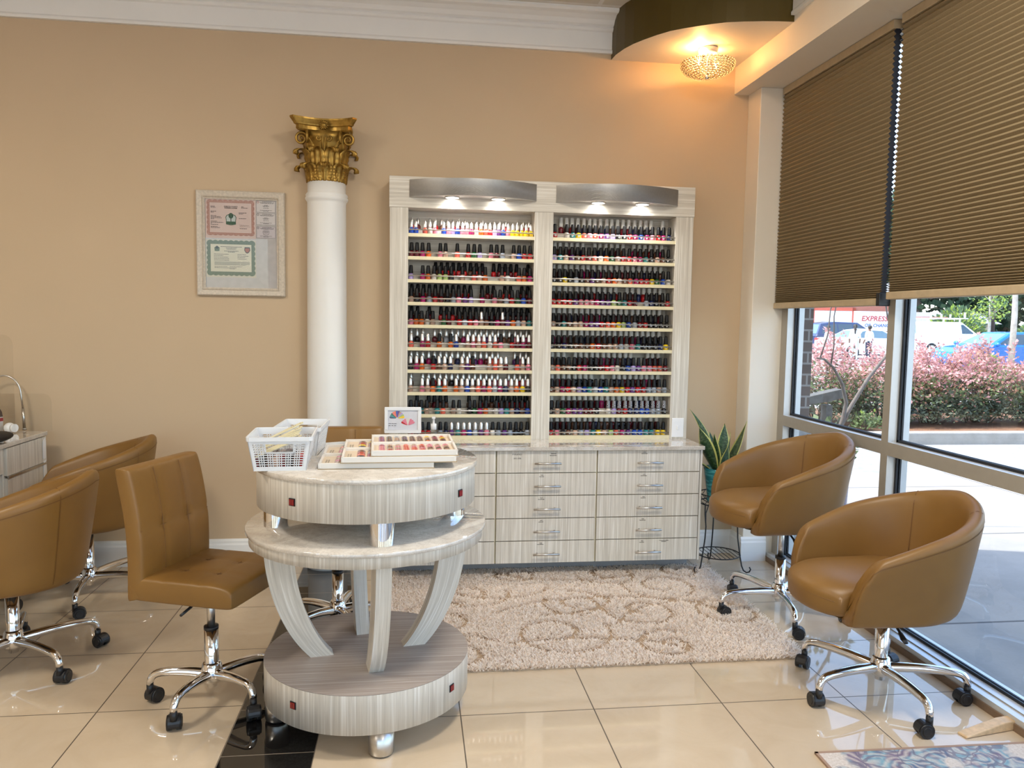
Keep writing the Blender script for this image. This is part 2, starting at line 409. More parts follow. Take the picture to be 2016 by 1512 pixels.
# ------------------------------------------------------------------ cellular blinds
def blind(label, y0, y1, zb, zt, n, dark, group):
    t = thing('cellular_blind', label, 'blind', (2.165, (y0+y1)/2, zb), 0, group)
    hy = (y1-y0)/2; H = zt-zb
    # cell boundaries get closer towards the bottom
    zs = [0.03]; 
    ws = [1/(1+1.9*math.exp(-k/11.)) for k in range(n)]; S = sum(ws); acc = .03
    for w in ws: acc += w/S*(H-.07); zs.append(acc)
    prof = []
    for k in range(n):
        prof.append((.000, zs[k])); prof.append((-.012, (zs[k]+zs[k+1])/2))
    prof.append((.000, zs[-1]))
    back = [(.030 if i % 2 else .018, p[1]) for i, p in enumerate(prof)]
    m = MB(); N = len(prof)
    for P, fl_ in ((prof, 0), (back, 1)):
        m.add([(p[0], -hy, p[1]) for p in P]+[(p[0], hy, p[1]) for p in P], [((i, i+1, N+i+1, N+i) if fl_ else (i, N+i, N+i+1, i+1)) for i in range(N-1)], 0)
    obj('pleated_fabric', m, BLIND, t, fix=False)
    for sg in (-1, 1):
        e = MB(); y = sg*(hy-.001)
        for k in range(n):
            a, b = zs[k], zs[k+1]; c = (a+b)/2
            e.add([(.0005, y, a), (.0175, y, a), (.0295, y, c), (.0175, y, b), (.0005, y, b), (-.0115, y, c)], [(0, 1, 2, 3, 4, 5)], 0)
        obj('cell_end', e, BLIND_SHADE if dark else BLINDR, t, fix=False)
    r = MB().box(-.016, .036, -hy-.004, hy+.004, 0, .034); obj('bottom_rail', r, BLINDR, t, bevel=.004)
    if dark: 
        c = MB().box(-.018, .038, -hy-.008, -hy+.02, -.002, .06); obj('rail_end_cap', c, BLACKP, t, bevel=.004)
    r = MB().box(-.014, .034, -hy, hy, H-.04, H); obj('head_rail', r, BLINDR, t, bevel=.003)
    return t
blind('tan honeycomb window blind next to the pilaster, with dark open cell ends', 3.372, 4.43, 1.548, 2.838, 62, True, 'cellular blinds on the window wall')
blind('tan honeycomb window blind over the wide pane right of the mullion', 2.25, 3.315, 1.575, 2.838, 62, False, 'cellular blinds on the window wall')

# ------------------------------------------------------------------ polish display rack and drawer cabinet
RK0, RK1, RF, RBK = -.131, 1.640, 4.45, YW-.002
BAYS = [(-.028, .692), (.801, 1.534)]
SHZ = [.776+.1287*k for k in range(10)]         # bottom to top, upper face of each shelf
rack = thing('polish_display_rack', 'tall grey-oak double display rack full of nail polish on the back wall', 'rack', (0, 0, 0))
bk = MB().box(RK0, RK1, RBK-.012, RBK, .757, 2.25); obj('back_panel', bk, LAMH, rack)
for a, b in ((RK0, BAYS[0][0]), (BAYS[0][1], BAYS[1][0]), (BAYS[1][1], RK1)):
    obj('upright', MB().box(a, b, RF, RBK-.012, .757, 2.075), LAMV, rack, bevel=.0015)
obj('header', MB().box(RK0-.003, RK1+.003, RF-.004, RBK-.012, 2.075, 2.247), LAMH, rack, bevel=.0015)
for (a, b) in BAYS:
    obj('plinth', MB().box(a, b, RF+.003, RF+.02, .757, SHZ[0]+.003), EDGE, rack)
    for k, z in enumerate(SHZ):
        m = MB()
        m.box(a, b, RF+.004, RBK-.012, z-.019, z, 0)
        m.add([(a, RF+.0035, z-.019), (b, RF+.0035, z-.019), (b, RF+.0035, z), (a, RF+.0035, z)], [(0, 1, 2, 3)], 1)
        m.box(a, b, RF+.085, RBK-.012, z, z+.026, 0)
        obj('shelf', m, [LAMH, EDGE], rack, fix=False)
        obj('shelf_rail', MB().cyl((a, RF+.008, z+.021), (b, RF+.008, z+.019), .0040, n=8), STEEL, rack)
HOODM = simple('satin_steel_hood', (.70, .68, .65), .36, .65, vary=.03, vs=80)
PUCK = simple('puck_light_lens', (1, .98, .95), emit=14)
for (x0, x1) in ((-.022, .698), (.813, 1.536)):
    xc = (x0+x1)/2; hw = (x1-x0)/2; d = .118
    arcp = [(x0+(x1-x0)*i/28, RF-.012-d*(1-((i/28-.5)*2)**2)) for i in range(29)]
    inn = [(x, y+.014) for x, y in arcp]
    m = MB().prism(arcp+[(x1, RF-.004), (x0, RF-.004)], 2.136, 2.228, 'z', 0)
    n = len(arcp)
    m.add([(x, y, z) for z in (2.133, 2.228) for x, y in arcp]+[(x, y, z) for z in (2.133, 2.137) for x, y in inn],
          [(i, i+1, n+i+1, n+i) for i in range(n-1)]+[(2*n+i+1, 2*n+i, 3*n+i, 3*n+i+1) for i in range(n-1)]+[(i+1, i, 2*n+i, 2*n+i+1) for i in range(n-1)], 0, True)
    hood = obj('light_hood', m, HOODM, rack, fix=False)
    for fx in (.33, .69):
        px, py = x0+(x1-x0)*fx, RF-.045
        p = MB().lathe([(.0, 2.136), (.042, 2.136), (.041, 2.130), (.036, 2.128), (.036, 2.136)], 20, (px, py, 0), 0, caps=False)
        p.lathe([(.0, 2.1295), (.0355, 2.1295)], 20, (px, py, 0), 1, caps=False)
        obj('puck_light', p, [STEEL, PUCK], hood, fix=False)
        lamp('puck_lamp', 'SPOT', (px, py, 2.124), energy=4.2, color=(1, .97, .92), spot_size=R(140), spot_blend=.6, shadow_soft_size=.025)

# bottles -----------------------------------------------------------------
def bottle_mesh(name, h=.033, r=.0148, mi=0, shoulder=.006):
    m = MB().lathe([(0, 0), (r*.86, 0), (r, .003), (r*1.02, h*.55), (r*.98, h-shoulder), (r*.72, h-shoulder*.35), (.0072, h), (.0070, h+.002), (0, h+.002)], 12)
    return m
def cap_mb(kind, h0=.034):
    m = MB()
    if kind == 'black': m.lathe([(.0, h0), (.0124, h0), (.0124, h0+.005), (.0096, h0+.041), (.0082, h0+.046), (0, h0+.0465)], 12)
    elif kind == 'silver': m.lathe([(.0, h0), (.0112, h0), (.0114, h0+.006), (.0100, h0+.038), (.0068, h0+.046), (0, h0+.048)], 12)
    elif kind == 'bead':
        m.lathe([(.0, h0), (.0100, h0), (.0102, h0+.006), (.0080, h0+.030), (.0060, h0+.034), (0, h0+.035)], 12); m.ball((0, 0, h0+.036), .0042, 8, 6); m.ball((-.009, -.004, h0-.002), .003, 6, 5)
    else: m.lathe([(.0, h0), (.0126, h0), (.0126, h0+.008), (.0100, h0+.050), (.0088, h0+.054), (0, h0+.0545)], 12)
    return m
PATT = simple('patterned_cap', (.16, .16, .18), .35, vary=0)
def m_patt():
    t = NT('diamond_pattern_cap'); v = t.coord(scale=(260, 260, 130)); ch = t.n('TexChecker'); t.l(v, ch.inputs[0]); ch.inputs['Scale'].default_value = 1
    ch.inputs[1].default_value = (.02, .02, .025, 1); ch.inputs[2].default_value = (.42, .42, .45, 1); t.base(ch.outputs[0], .35); return t.mat
PATT = m_patt()
CAPM = dict(black=BLACKC, silver=SILVERC, bead=SILVERC, patt=PATT, white=WHITEC)
CAPN = dict(black='black cap', silver='silver cap', bead='beaded silver cap', patt='diamond-patterned cap', white='tall white cap')
PROTO = {}
def proto(kind, sticker):
    k = (kind, sticker)
    if k in PROTO: return PROTO[k]
    h = .046 if kind == 'white' else .033
    me = bottle_mesh('b', h, .0150 if kind != 'white' else .0155).mesh('nail_polish_bottle'); weld(me); me.materials.append(POLISH)
    c = cap_mb('black' if kind == 'patt' else kind, h+.001).mesh('cap'); weld(c); c.materials.append(CAPM[kind])
    s = None
    if sticker:
        q = MB(); zc, rr = .014, .0058; RO = .0158
        ring = [(math.sin(rr*math.cos(a)/RO)*RO, -math.cos(rr*math.cos(a)/RO)*RO, zc+rr*math.sin(a)) for a in [2*PI*i/12 for i in range(12)]]
        q.add(ring, [tuple(range(12))], 0)
        for dx in (-.0016, .0016): q.add([(dx-.0011, -RO-.0003, zc-.0018), (dx+.0011, -RO-.0003, zc-.0018), (dx+.0011, -RO-.0003, zc+.0018), (dx-.0011, -RO-.0003, zc+.0018)], [(0, 1, 2, 3)], 1)
        s = q.mesh('sticker'); s.materials.append(WHITEP); s.materials.append(BLACKP)
    PROTO[k] = (me, c, s); return PROTO[k]
ORD = lambda n: '%d%s' % (n, {1: 'st', 2: 'nd', 3: 'rd'}.get(n if n < 20 else n % 10, 'th'))
SHN = ['top', 'second', 'third', 'fourth', 'fifth', 'sixth', 'seventh', 'eighth', 'ninth', 'bottom']
def bottle(kind, ck, x, y, z, label, group, sticker=False, rz=0):
    me, c, s = proto(kind, sticker)
    col = PALETTE[ck]; j = rnd.uniform(.75, 1.2)
    o = bpy.data.objects.new('gel_polish_bottle' if kind == 'white' else 'silver_capped_polish_bottle' if kind in ('silver', 'bead') else 'nail_polish_bottle', me); COL.objects.link(o)
    o.location = (x, y, z); o.rotation_euler = (0, 0, rz); o.color = (*[min(1, v*j) for v in col], 1)
    tag(o, label, 'bottle', group)
    q = bpy.data.objects.new('cap', c); COL.objects.link(q); q.parent = o
    if s: q = bpy.data.objects.new('sticker', s); COL.objects.link(q); q.parent = o
LROWS = [('bead', "bb.cwp.bplbppmwocrlvbpyyyyy"), ('black', "ddmo.pe.c.rgl.pds.ebrr"), ('black', "l.mowGGk.e.ceo..ew.com"), ('black', "ekmsrdkspvl.m.pusrgbd"),
 ('black', "poowe.gd.rsrpeukmdvoset"), ('silver', "c.mr.o.ob.epecwcp.rdmd"), ('silver', "kmo.ruen.evua.eced.cep"), ('silver', "e.peoto.oebecmcsmneoyk"),
 ('black', "dnteitc.ew.kgmo.wltenub"), ('black', "rdrr.snvtmbsvpwsvskks")]
RROWS = ["r.wtycpcmvlkkrmbmprmn", "ltevurdcwogerrpmtkeuk", "kkykskuvueroeucmrrygbw", "rrrrvpppmvvGgtrd.snkkr", "ektueemvvrcoyGbsdrkkkk", "kknkuuuorueeswptkkkny",
 "ecuukrmkkdrpwkblvppccd", "uemrelbtsbteoyrvrrsses", "kegmvvddk.wldrnnbbssk", "rpkuesltyeGcmvbbttyy"]
for k in range(10):
    z = SHZ[9-k]
    a, b = BAYS[0]
    kind, row = LROWS[k]; n = len(row); p = (b-a-.036)/(n-1); c = 0
    for i, ck in enumerate(row):
        if ck not in PALETTE: continue
        kd = kind
        if k == 9: kd = 'silver' if 7 <= i <= 13 else 'black'
        if k in (4,) and i in (13, 17): kd = 'silver'
        if k in (5, 6, 7) and rnd.random() < .12: kd = 'black'
        c += 1
        bottle(kd, ck, a+.018+p*i+rnd.uniform(-.002, .002), RF+.034+rnd.uniform(-.003, .004), z, '%s polish, %s, %s from left, front row, left bay, %s shelf' % (CNAME[ck], CAPN[kd], ORD(c), SHN[k]), 'bottles on the left bay %s shelf' % SHN[k])
    # back row of the left bay
    if k in (5, 6, 7):
        c = 0
        for i in range(21):
            if rnd.random() < .12: continue
            ck = rnd.choice('drmuecnkspv'); c += 1
            bottle('silver', ck, a+.020+.0340*i, RF+.112, z+.026, '%s polish, silver cap, %s from left, back row, left bay, %s shelf' % (CNAME[ck], ORD(c), SHN[k]), 'silver-capped back row, left bay %s shelf' % SHN[k])
    a, b = BAYS[1]
    row = RROWS[k]; n = len(row); p = (b-a-.044)/(n-1); c = 0
    for i, ck in enumerate(row):
        if ck not in PALETTE: continue
        c += 1; kd = 'black'
        if k == 8 and i >= 10: kd = 'patt'
        bottle(kd, ck, a+.016+p*i+rnd.uniform(-.002, .002), RF+.034+rnd.uniform(-.003, .004), z, '%s polish, %s, %s from left, front row, right bay, %s shelf' % (CNAME[ck], CAPN[kd], ORD(c), SHN[k]), 'bottles on the right bay %s shelf' % SHN[k], True, rnd.uniform(-.5, .5))
    c = 0
    for i in range(20):
        if rnd.random() < .06 or (k == 0 and i == 0): continue
        ck = rnd.choice('ddrdkuknkudkndm'); c += 1
        bottle('white', ck, a+.030+.0345*i+rnd.uniform(-.002, .002), RF+.112, z+.026, '%s gel polish, white cap, %s from left, back row, right bay, %s shelf' % (CNAME[ck], ORD(c), SHN[k]), 'white-capped back row, right bay %s shelf' % SHN[k])
st = MB(); br = bottle_mesh('x'); bc = cap_mb('black'); bs = cap_mb('bead')
for k in (0, 2, 3, 4, 8):
    for i in range(21):
        if rnd.random() < .2: continue
        M = Matrix.Translation((BAYS[0][0]+.022+.0340*i, RF+.112, SHZ[9-k]+.026))
        st.add(br.v, br.f, rnd.choice((0, 1, 2)), True, M); q = bs if k == 0 else bc; st.add(q.v, q.f, 3 if k == 0 else 4, True, M)
o = obj('nail_polish_stock', st, [pal('d'), pal('u'), pal('r'), SILVERC, BLACKC], fix=False)
tag(o, 'second row of dark polish bottles behind the front rows in the left bay', 'bottles', kind='stuff')

# drawer cabinet -----------------------------------------------------------
CF = 4.20
cab = thing('drawer_cabinet', 'wide grey-oak drawer cabinet with bar handles under the polish rack', 'cabinet', (.755, CF, 0))
def loc_(mb): mb.v = [(x-.755, y-CF, z) for x, y, z in mb.v]; return mb
obj('carcass', loc_(MB().box(-.127, 1.638, CF+.021, YW-.018, .09, .735)), EDGE, cab, bevel=.001)
obj('toe_kick', loc_(MB().box(-.12, 1.63, CF+.145, CF+.165, 0, .09)), simple('grey_toe_kick', (.30, .30, .31), .4), cab)
obj('end_panel', loc_(MB().box(1.638, 1.650, CF+.002, YW-.018, .09, .735)), LAMV, cab)
cols = [(-.125, .459), (.467, 1.030), (1.038, 1.633)]
writing = {(1, 0): [('PYRAMID', -.17, .040, .013), ('501-506', -.168, .018, .013), ('~', .035, .044, .03), ('~', .033, .034, .04)], (2, 0): [('~', -.03, .050, .016), ('~', -.03, .042, .036)]}
for q_ in range(1, 5):
    for c_ in (1, 2): writing[(c_, q_)] = [('~', -.028, .052, .014), ('~', -.03, .044, .036 if (c_+q_) % 2 else .028)]
writing[(2, 4)] += [('~', .1, .053, .055), ('~', .1, .046, .030)]
INK = simple('ink', (.03, .03, .035), .7, vary=0)
for ci, (a, b) in enumerate(cols):
    for r in range(5):
        z1 = .733-.1287*r; z0 = z1-.124
        d = obj('drawer', loc_(MB().box(a, b, CF, CF+.020, z0, z1)), LAMV, cab, bevel=.0012)
        hc = (a+b)/2+(.0 if ci != 1 else .0); zc = z0+.055
        h = MB().cyl((hc-.075, CF-.030, zc), (hc+.075, CF-.030, zc), .006, n=12)
        for sx in (-.048, .048): h.cyl((hc+sx, CF-.03, zc), (hc+sx, CF, zc), .0045, n=8)
        obj('handle', loc_(h), STEEL, d)
        if (ci, r) in writing:
            w = MB()
            for s_, dx, dz, sz in writing[(ci, r)]:
                if s_ == '~':   # handwriting too small to read: a pen squiggle
                    N_ = int(sz/.0011); w.tube([(hc+dx-.755-sz/2+sz*i/N_, -.0008, (z0+z1)/2+dz+.0028*math.sin(i*2.1+rnd.random())) for i in range(N_+1)], .0006, 4, 0)
                else: text_into(w, s_, sz, Matrix.Translation((hc+dx-.755, -.0008, (z0+z1)/2+dz)) @ Matrix.Rotation(PI/2, 4, 'X'))
            obj('handwriting', w, INK, d, fix=False)
m = MB().box(-.135, 1.655, CF-.022, YW-.002, .735, .757)
o = obj('countertop', m, MARBLE, bevel=.003); tag(o, 'long white veined stone countertop over the grey-oak drawers', 'countertop')
# switch plate on the rack upright
t = thing('light_switch', 'white wall plate with a toggle on the lower right upright of the rack', 'switch', (1.583, RF, .826))
obj('cover_plate', MB().box(-.037, .037, -.005, -.0005, -.058, .058), WHITEP, t, bevel=.003)
obj('toggle', MB().box(-.005, .005, -.012, -.004, -.011, .011), WHITEP, t, bevel=.001)

# nail tip picture frame and pump bottle on the countertop ------------------
t = thing('picture_frame', 'small white easel frame with two fans of coloured nail tips', 'picture frame', (-.051, 4.29, .757), 0)
tl = Matrix.Translation((0, 0, .062)) @ Matrix.Rotation(R(-6), 4, 'X')
f = MB()
for a, b, c, d in ((-.1, .1, .0, .018), (-.1, .1, .127, .145), (-.1, -.082, .018, .127), (.082, .1, .018, .127)): f.box(a, b, -.012, .004, c, d, 0, tl)
obj('frame', f, WHITEP, t, bevel=.002)
obj('print', MB().box(-.082, .082, -.003, .002, .018, .127, 0, tl), simple('print_paper', (.66, .66, .70), .5, vary=.04), t)
fan = MB(); fm = []
def nailfan(cx, cz, keys, r0, r1, w, a0, a1):
    for i, k in enumerate(keys):
        a = R(a0+(a1-a0)*i/(len(keys)-1)); mi = len(fm); fm.append(pal(k))
        Mx = tl @ Matrix.Translation((cx, -.0036-.0002*i, cz)) @ Matrix.Rotation(-(a-PI/2), 4, 'Y')
        fan.add([(-.001, 0, r0), (.001, 0, r0), (w*.8, 0, r0+(r1-r0)*.6), (w, 0, r0+(r1-r0)*.82), (w*.6, 0, r1*.97), (0, 0, r1), (-w*.6, 0, r1*.97), (-w, 0, r0+(r1-r0)*.82), (-w*.8, 0, r0+(r1-r0)*.6)], [tuple(range(9))], mi, False, Mx)
nailfan(-.032, .082, 'ntgcobvelGy'.replace('l', 'l'), .006, .042, .0065, 170, 12)
nailfan(.028, .042, 'rppwwpppp'[:8], .005, .042, .0062, 150, 30)
obj('nail_fan', fan, fm, t, fix=False)
w = MB()
for q in range(2):
    for x_, e_ in ((-.078, -.064), (-.062, -.050), (-.048, -.034)): w.box(x_, e_-.003*q, -.0040, -.0031, .052-.011*q, .0545-.011*q, 0, tl)
obj('caption', w, INK, t, fix=False)
e = MB().box(-.05, .05, -.03, .03, 0, .004); e.box(-.02, .02, -.006, -.001, .003, .075); e.box(-.045, -.038, -.03, -.024, .003, .062); e.box(.038, .045, -.03, -.024, .003, .062); e.box(-.045, .045, -.016, -.002, .056, .061)
obj('easel', e, ACRYL, t)
t = thing('pump_bottle', 'small clear pump bottle with white pump beside the easel frame', 'bottle', (.118, 4.265, .757))
obj('bottle_body', MB().lathe([(0, 0), (.022, 0), (.023, .003), (.023, .07), (.016, .084), (.013, .09)], 20), m_glass('clear_plastic', (.86, .88, .90)), t)
obj('liquid', MB().lathe([(0, .003), (.021, .003), (.021, .030), (0, .030)], 20), m_glass('clear_liquid', (.75, .80, .85)), t)
p = MB().lathe([(.016, .086), (.016, .118), (.006, .12), (.005, .150), (0, .151)], 16); p.box(-.009, .009, -.026, .007, .148, .158)
obj('pump', p, WHITEP, t)

# ------------------------------------------------------------------ column on the back wall
CX, CY = -.487, 4.55
t = thing('column', 'white round column with gold leafy capital against the back wall', 'column', (CX, CY, 0))
prof = [(.0, 0), (.117, 0), (.117, .06), (.1135, .07), (.1135, .6)]
prof += [(.1135-.006*k/8, .6+1.49*k/8) for k in range(1, 9)] + [(.109, 2.10), (.113, 2.104), (.1195, 2.115), (.119, 2.122), (.114, 2.128), (.1175, 2.136), (.113, 2.145), (.1055, 2.152), (.1055, 2.215), (0, 2.216)]
obj('shaft', MB().lathe(prof, 40), WHITE, t)
cp = MB(); ZC = 2.205
cp.lathe([(0, 0), (.103, 0), (.105, .01), (.098, .03), (.098, .09), (.108, .16), (.130, .225), (.150, .262), (0, .263)], 32, (0, 0, ZC))
capo = obj('capital', cp, GOLD, t)
def leaf_mb(r0, h, w, curl):
    m = MB()
    def f(u, v):
        s = u*2-1; sw = w*(.78+.35*math.sin(v*PI*.8))*(1-.72*max(0, v-.72)/.28)
        ruffle = .0035*math.sin(v*42)*abs(s)
        if v < .8: x = r0+.010+.014*v+curl*.35*max(0, v-.45)**2*3; z = h*v/.8
        else:
            q = (v-.8)/.2; x = r0+.021+curl*.35*.1225*3+curl*math.sin(q*PI*.55); z = h+.012*math.sin(q*PI)-.022*q*q
        x += .009*(1-abs(s))**.7+.004*math.cos(s*PI*3)-.004
        return (x+ruffle, s*sw, z)
    m.grid(14, 22, f); 
    m2 = MB(); m2.v = m.v+[(a-.010, b, c-.002) for a, b, c in m.v]; n = len(m.v)
    m2.f = m.f+[[i+n for i in q][::-1] for q in m.f]; m2.m = [0]*len(m2.f); m2.s = [True]*len(m2.f)
    rim = [i for i in range(15)]+[14+15*j for j in range(1, 23)]+[22*15+13-i for i in range(14)]+[15*j for j in range(21, 0, -1)]
    for i in range(len(rim)):
        a, b = rim[i], rim[(i+1) % len(rim)]; m2.f.append([a, b, b+n, a+n]); m2.m.append(0); m2.s.append(True)
    return m2
LF1 = leaf_mb(.094, .085, .046, .050).mesh('acanthus_leaf'); weld(LF1); LF1.materials.append(GOLD)
LF2 = leaf_mb(.092, .168, .044, .060).mesh('acanthus_leaf'); weld(LF2); LF2.materials.append(GOLD)
for row, me in ((0, LF1), (1, LF2)):
    for k in range(8):
        o = bpy.data.objects.new('acanthus_leaf', me); COL.objects.link(o); o.parent = capo; o.location = (0, 0, ZC); o.rotation_euler = (0, 0, PI/4*k+(PI/8 if row else 0)-PI/2)
def spiral(turns, r, M, rt=.006):
    pts = []
    for i in range(40):
        q = i/39; a = PI*.9-q*turns*2*PI; rr = r*(1-.82*q); pts.append(M @ Vector((rr*math.cos(a), 0, rr*math.sin(a))))
    return pts
for k in range(4):
    a = PI/4+k*PI/2
    for sg in (-1, 1):
        m = MB(); M = Matrix.Rotation(a, 4, 'Z') @ Matrix.Translation((.152, sg*.026, ZC+.226)) @ Matrix.Rotation(sg*R(48), 4, 'Z')
        sp = spiral(1.7, .036, M); st0 = Matrix.Rotation(a-sg*R(-22), 4, 'Z') @ Vector((.108, 0, ZC+.135))
        m.tube([st0, (st0+sp[0])/2+Vector((0, 0, .012))]+sp, [.011]*3+[.0085-.003*i/39 for i in range(39)], 8)
        obj('volute', m, GOLD, capo, fix=False)
    for sg in (-1, 1):   # small inner volutes in the middle of each face
        m = MB(); M = Matrix.Rotation(k*PI/2, 4, 'Z') @ Matrix.Translation((.128, sg*.026, ZC+.222)) @ Matrix.Rotation(PI/2, 4, 'Z') @ Matrix.Scale(sg, 4, (1, 0, 0))
        sp = spiral(1.4, .018, M); m.tube([Matrix.Rotation(k*PI/2, 4, 'Z') @ Vector((.108, sg*.01, ZC+.15))]+sp, [.007]+[.006-.003*i/39 for i in range(40)], 8)
        obj('volute', m, GOLD, capo, fix=False)
ab = MB()
def abacus_outline(s):
    P = []
    for k in range(4):
        a = k*PI/2-PI/2
        for i in range(13):
            q = i/12*2-1; x = q*.143*s; y = -(.112+.050*q*q)*s
            P.append((x*math.cos(a+PI/2)-y*math.sin(a+PI/2), x*math.sin(a+PI/2)+y*math.cos(a+PI/2)))
    return P
lv = [(.86, .262), (.92, .270), (.92, .288), (.98, .292), (1.0, .300), (1.03, .306), (1.10, .322), (1.10, .330)]
n = 52; vs = []
for s_, z in lv: vs += [(x, y, ZC+z) for x, y in abacus_outline(s_)]
ab.add(vs, [(j*n+i, j*n+(i+1) % n, (j+1)*n+(i+1) % n, (j+1)*n+i) for j in range(len(lv)-1) for i in range(n)]+[tuple(range(n))[::-1], tuple(range((len(lv)-1)*n, len(lv)*n))])
obj('abacus', ab, GOLD, capo)
for k in range(4):
    ro = MB(); M = Matrix.Rotation(k*PI/2-PI/2, 4, 'Z') @ Matrix.Translation((.134, 0, ZC+.292)) @ Matrix.Rotation(PI/2, 4, 'Y')
    ro.lathe([(0, .012), (.014, .010), (.018, 0), (.0, -.004)], 12, M=M)
    for i in range(14):
        a = 2*PI*i/14; ro.tube([M @ Vector((.010*math.cos(a), .010*math.sin(a), .006)), M @ Vector((.022*math.cos(a), .022*math.sin(a), .004)), M @ Vector((.027*math.cos(a), .027*math.sin(a), -.002))], [.003, .004, .002], 6)
    obj('rosette', ro, GOLD, capo, fix=False)

def clamp_to_wall(o):
    bpy.context.view_layer.update()
    for c in list(o.children):
        clamp_to_wall(c)
        w = [c.matrix_world @ v.co for v in c.data.vertices]
        if max(v.y for v in w) < YW-.001: continue
        if min(v.y for v in w) > YW-.03: bpy.data.objects.remove(c); continue
        if c.data.users > 1: c.data = c.data.copy()
        inv = c.matrix_world.inverted(); bm = bmesh.new(); bm.from_mesh(c.data)
        bmesh.ops.bisect_plane(bm, geom=bm.verts[:]+bm.edges[:]+bm.faces[:], plane_co=inv @ Vector((0, YW-.0015, 0)), plane_no=inv.to_3x3() @ Vector((0, 1, 0)), clear_outer=True)
        bm.to_mesh(c.data); bm.free()
clamp_to_wall(t)      # the column is engaged: it stops at the wall
# ------------------------------------------------------------------ certificate frame on the wall
t = thing('certificate_frame', 'pale wooden frame holding a pink and a green-bordered certificate', 'frame', (-.969, YW-.001, 1.86))
hw, hh = .2425, .294
fr = MB(); prof = [(0, 0), (.0, .020), (.006, .026), (.030, .020), (.034, .024), (.042, .014), (.046, .014), (.046, 0)]
loops = []
for d, h in prof: loops.append([(-hw+d, -h, -hh+d), (hw-d, -h, -hh+d), (hw-d, -h, hh-d), (-hw+d, -h, hh-d)])
vs = [p for l in loops for p in l]; k = len(loops)
fr.add(vs, [(j*4+i, j*4+(i+1) % 4, (j+1)*4+(i+1) % 4, (j+1)*4+i) for j in range(k-1) for i in range(4)])
obj('frame_moulding', fr, simple('frame_wood', (.56, .49, .40), .45, vary=.12, vs=90), t)
obj('backing_sheet', MB().box(-hw+.04, hw-.04, -.006, 0, -hh+.04, hh-.04), simple('grey_backing', (.50, .475, .47), .6), t)
RX = Matrix.Rotation(PI/2, 4, 'X')
def scallop(x0, x1, z0, z1, y, nx, nz, amp):
    P = []
    for (a, b, n_, nx_, nz_) in (((x0, z0), (x1, z0), nx, 0, -1), ((x1, z0), (x1, z1), nz, 1, 0), ((x1, z1), (x0, z1), nx, 0, 1), ((x0, z1), (x0, z0), nz, -1, 0)):
        for i in range(n_*6):
            q = i/(n_*6); d = amp*abs(math.sin(q*n_*PI)); P.append((a[0]+(b[0]-a[0])*q+nx_*d, y, a[1]+(b[1]-a[1])*q+nz_*d))
    return P
c = MB()
c.box(-.194, .080, -.0072, -.006, .03, .250, 0)
c.add(scallop(-.183, .069, .049, .240, -.0075, 9, 7, .004), [tuple(range(192))], 1)
c.box(-.171, .057, -.0082, -.007, .061, .228, 0)
for i in range(30):   # lace holes in the pink border
    for z in (.054, .235): c.box(-.180+i*.0085, -.177+i*.0085, -.0084, -.007, z-.002, z+.002, 0)
for i in range(20):
    for x in (-.178, .064): c.box(x-.0018, x+.0018, -.0084, -.007, .061+i*.0088, .0635+i*.0088, 0)
sh = [(-.082, .108), (-.082, .130), (-.085, .148), (-.078, .160), (-.070, .163), (-.055, .170), (-.040, .163), (-.032, .160), (-.025, .148), (-.028, .130), (-.028, .108), (-.055, .103)]
c.add([(x, -.0086, z) for x, z in sh], [tuple(range(12))], 3); c.add([((x+.055)*.88-.055, -.0089, (z-.137)*.88+.137) for x, z in sh], [tuple(range(12))], 4)
c.box(-.080, -.030, -.0095, -.0085, .108, .124, 3); c.ball((-.055, -.009, .156), (.013, .0012, .016), 10, 6, 3); c.box(-.057, -.053, -.0095, -.0085, .124, .145, 2)
def T(s_, x, z, sz, mi=2, al='CENTER', b=0): text_into(c, s_, sz, Matrix.Translation((x, -.0088, z)) @ RX, mi, al, 0, b)
T('FORSYTH COUNTY\nBUSINESS LICENSE', -.055, .203, .0085, b=.0003)
def lines(mb, x, z, ws, h=.0026, step=.0062, mi=2, y=-.0088, al=0):
    # illegible print: rows of word-long dashes
    for i, w in enumerate(ws):
        x0 = x-w/2*al; q = x0
        while q < x0+w-.001:
            e = min(x0+w, q+rnd.uniform(.005, .012)); mb.box(q, e, y, y+.0007, z-i*step-h/2, z-i*step+h/2, mi); q = e+.0016
lines(c, -.165, .207, (.022, .028)); lines(c, -.165, .179, (.030, .016)); lines(c, -.165, .155, (.030, .055, .060, .018)); lines(c, -.165, .124, (.034, .068, .008, .042)); lines(c, -.165, .094, (.036, .05))
lines(c, .002, .207, (.014, .036)); lines(c, -.012, .174, (.042, .024)); lines(c, -.012, .142, (.040,)); lines(c, -.008, .086, (.040,))
c.tube([(-.008+.052*i/24, -.0088, .103+.006*math.sin(i*1.5)*(1-i/30)) for i in range(25)], .0005, 4, 2); c.box(-.010, .052, -.0093, -.0085, .0955, .0962, 2)
cert = obj('pink_certificate', c, [simple('pink_paper', (.66, .53, .50), .6, vary=.02), simple('pink_lace_border', (.42, .22, .18), .6), INK, simple('crest_green', (.045, .11, .075), .6), simple('crest_pale', (.50, .56, .55), .6)], t, fix=False, label='pink business licence certificate with red lace border')
c = MB()
c.box(-.194, .080, -.0072, -.006, -.190, .022, 0)
c.add(scallop(-.184, .071, -.176, .014, -.0078, 9, 7, .0055), [tuple(range(192))], 1)
c.box(-.168, .055, -.0086, -.007, -.158, -.004, 2)
c.add([((x+.055)*.5-.133, -.009, (z-.137)*.42-.030) for x, z in sh], [tuple(range(12))], 1); c.ball((-.133, -.0092, -.022), (.008, .001, .008), 8, 5, 4)
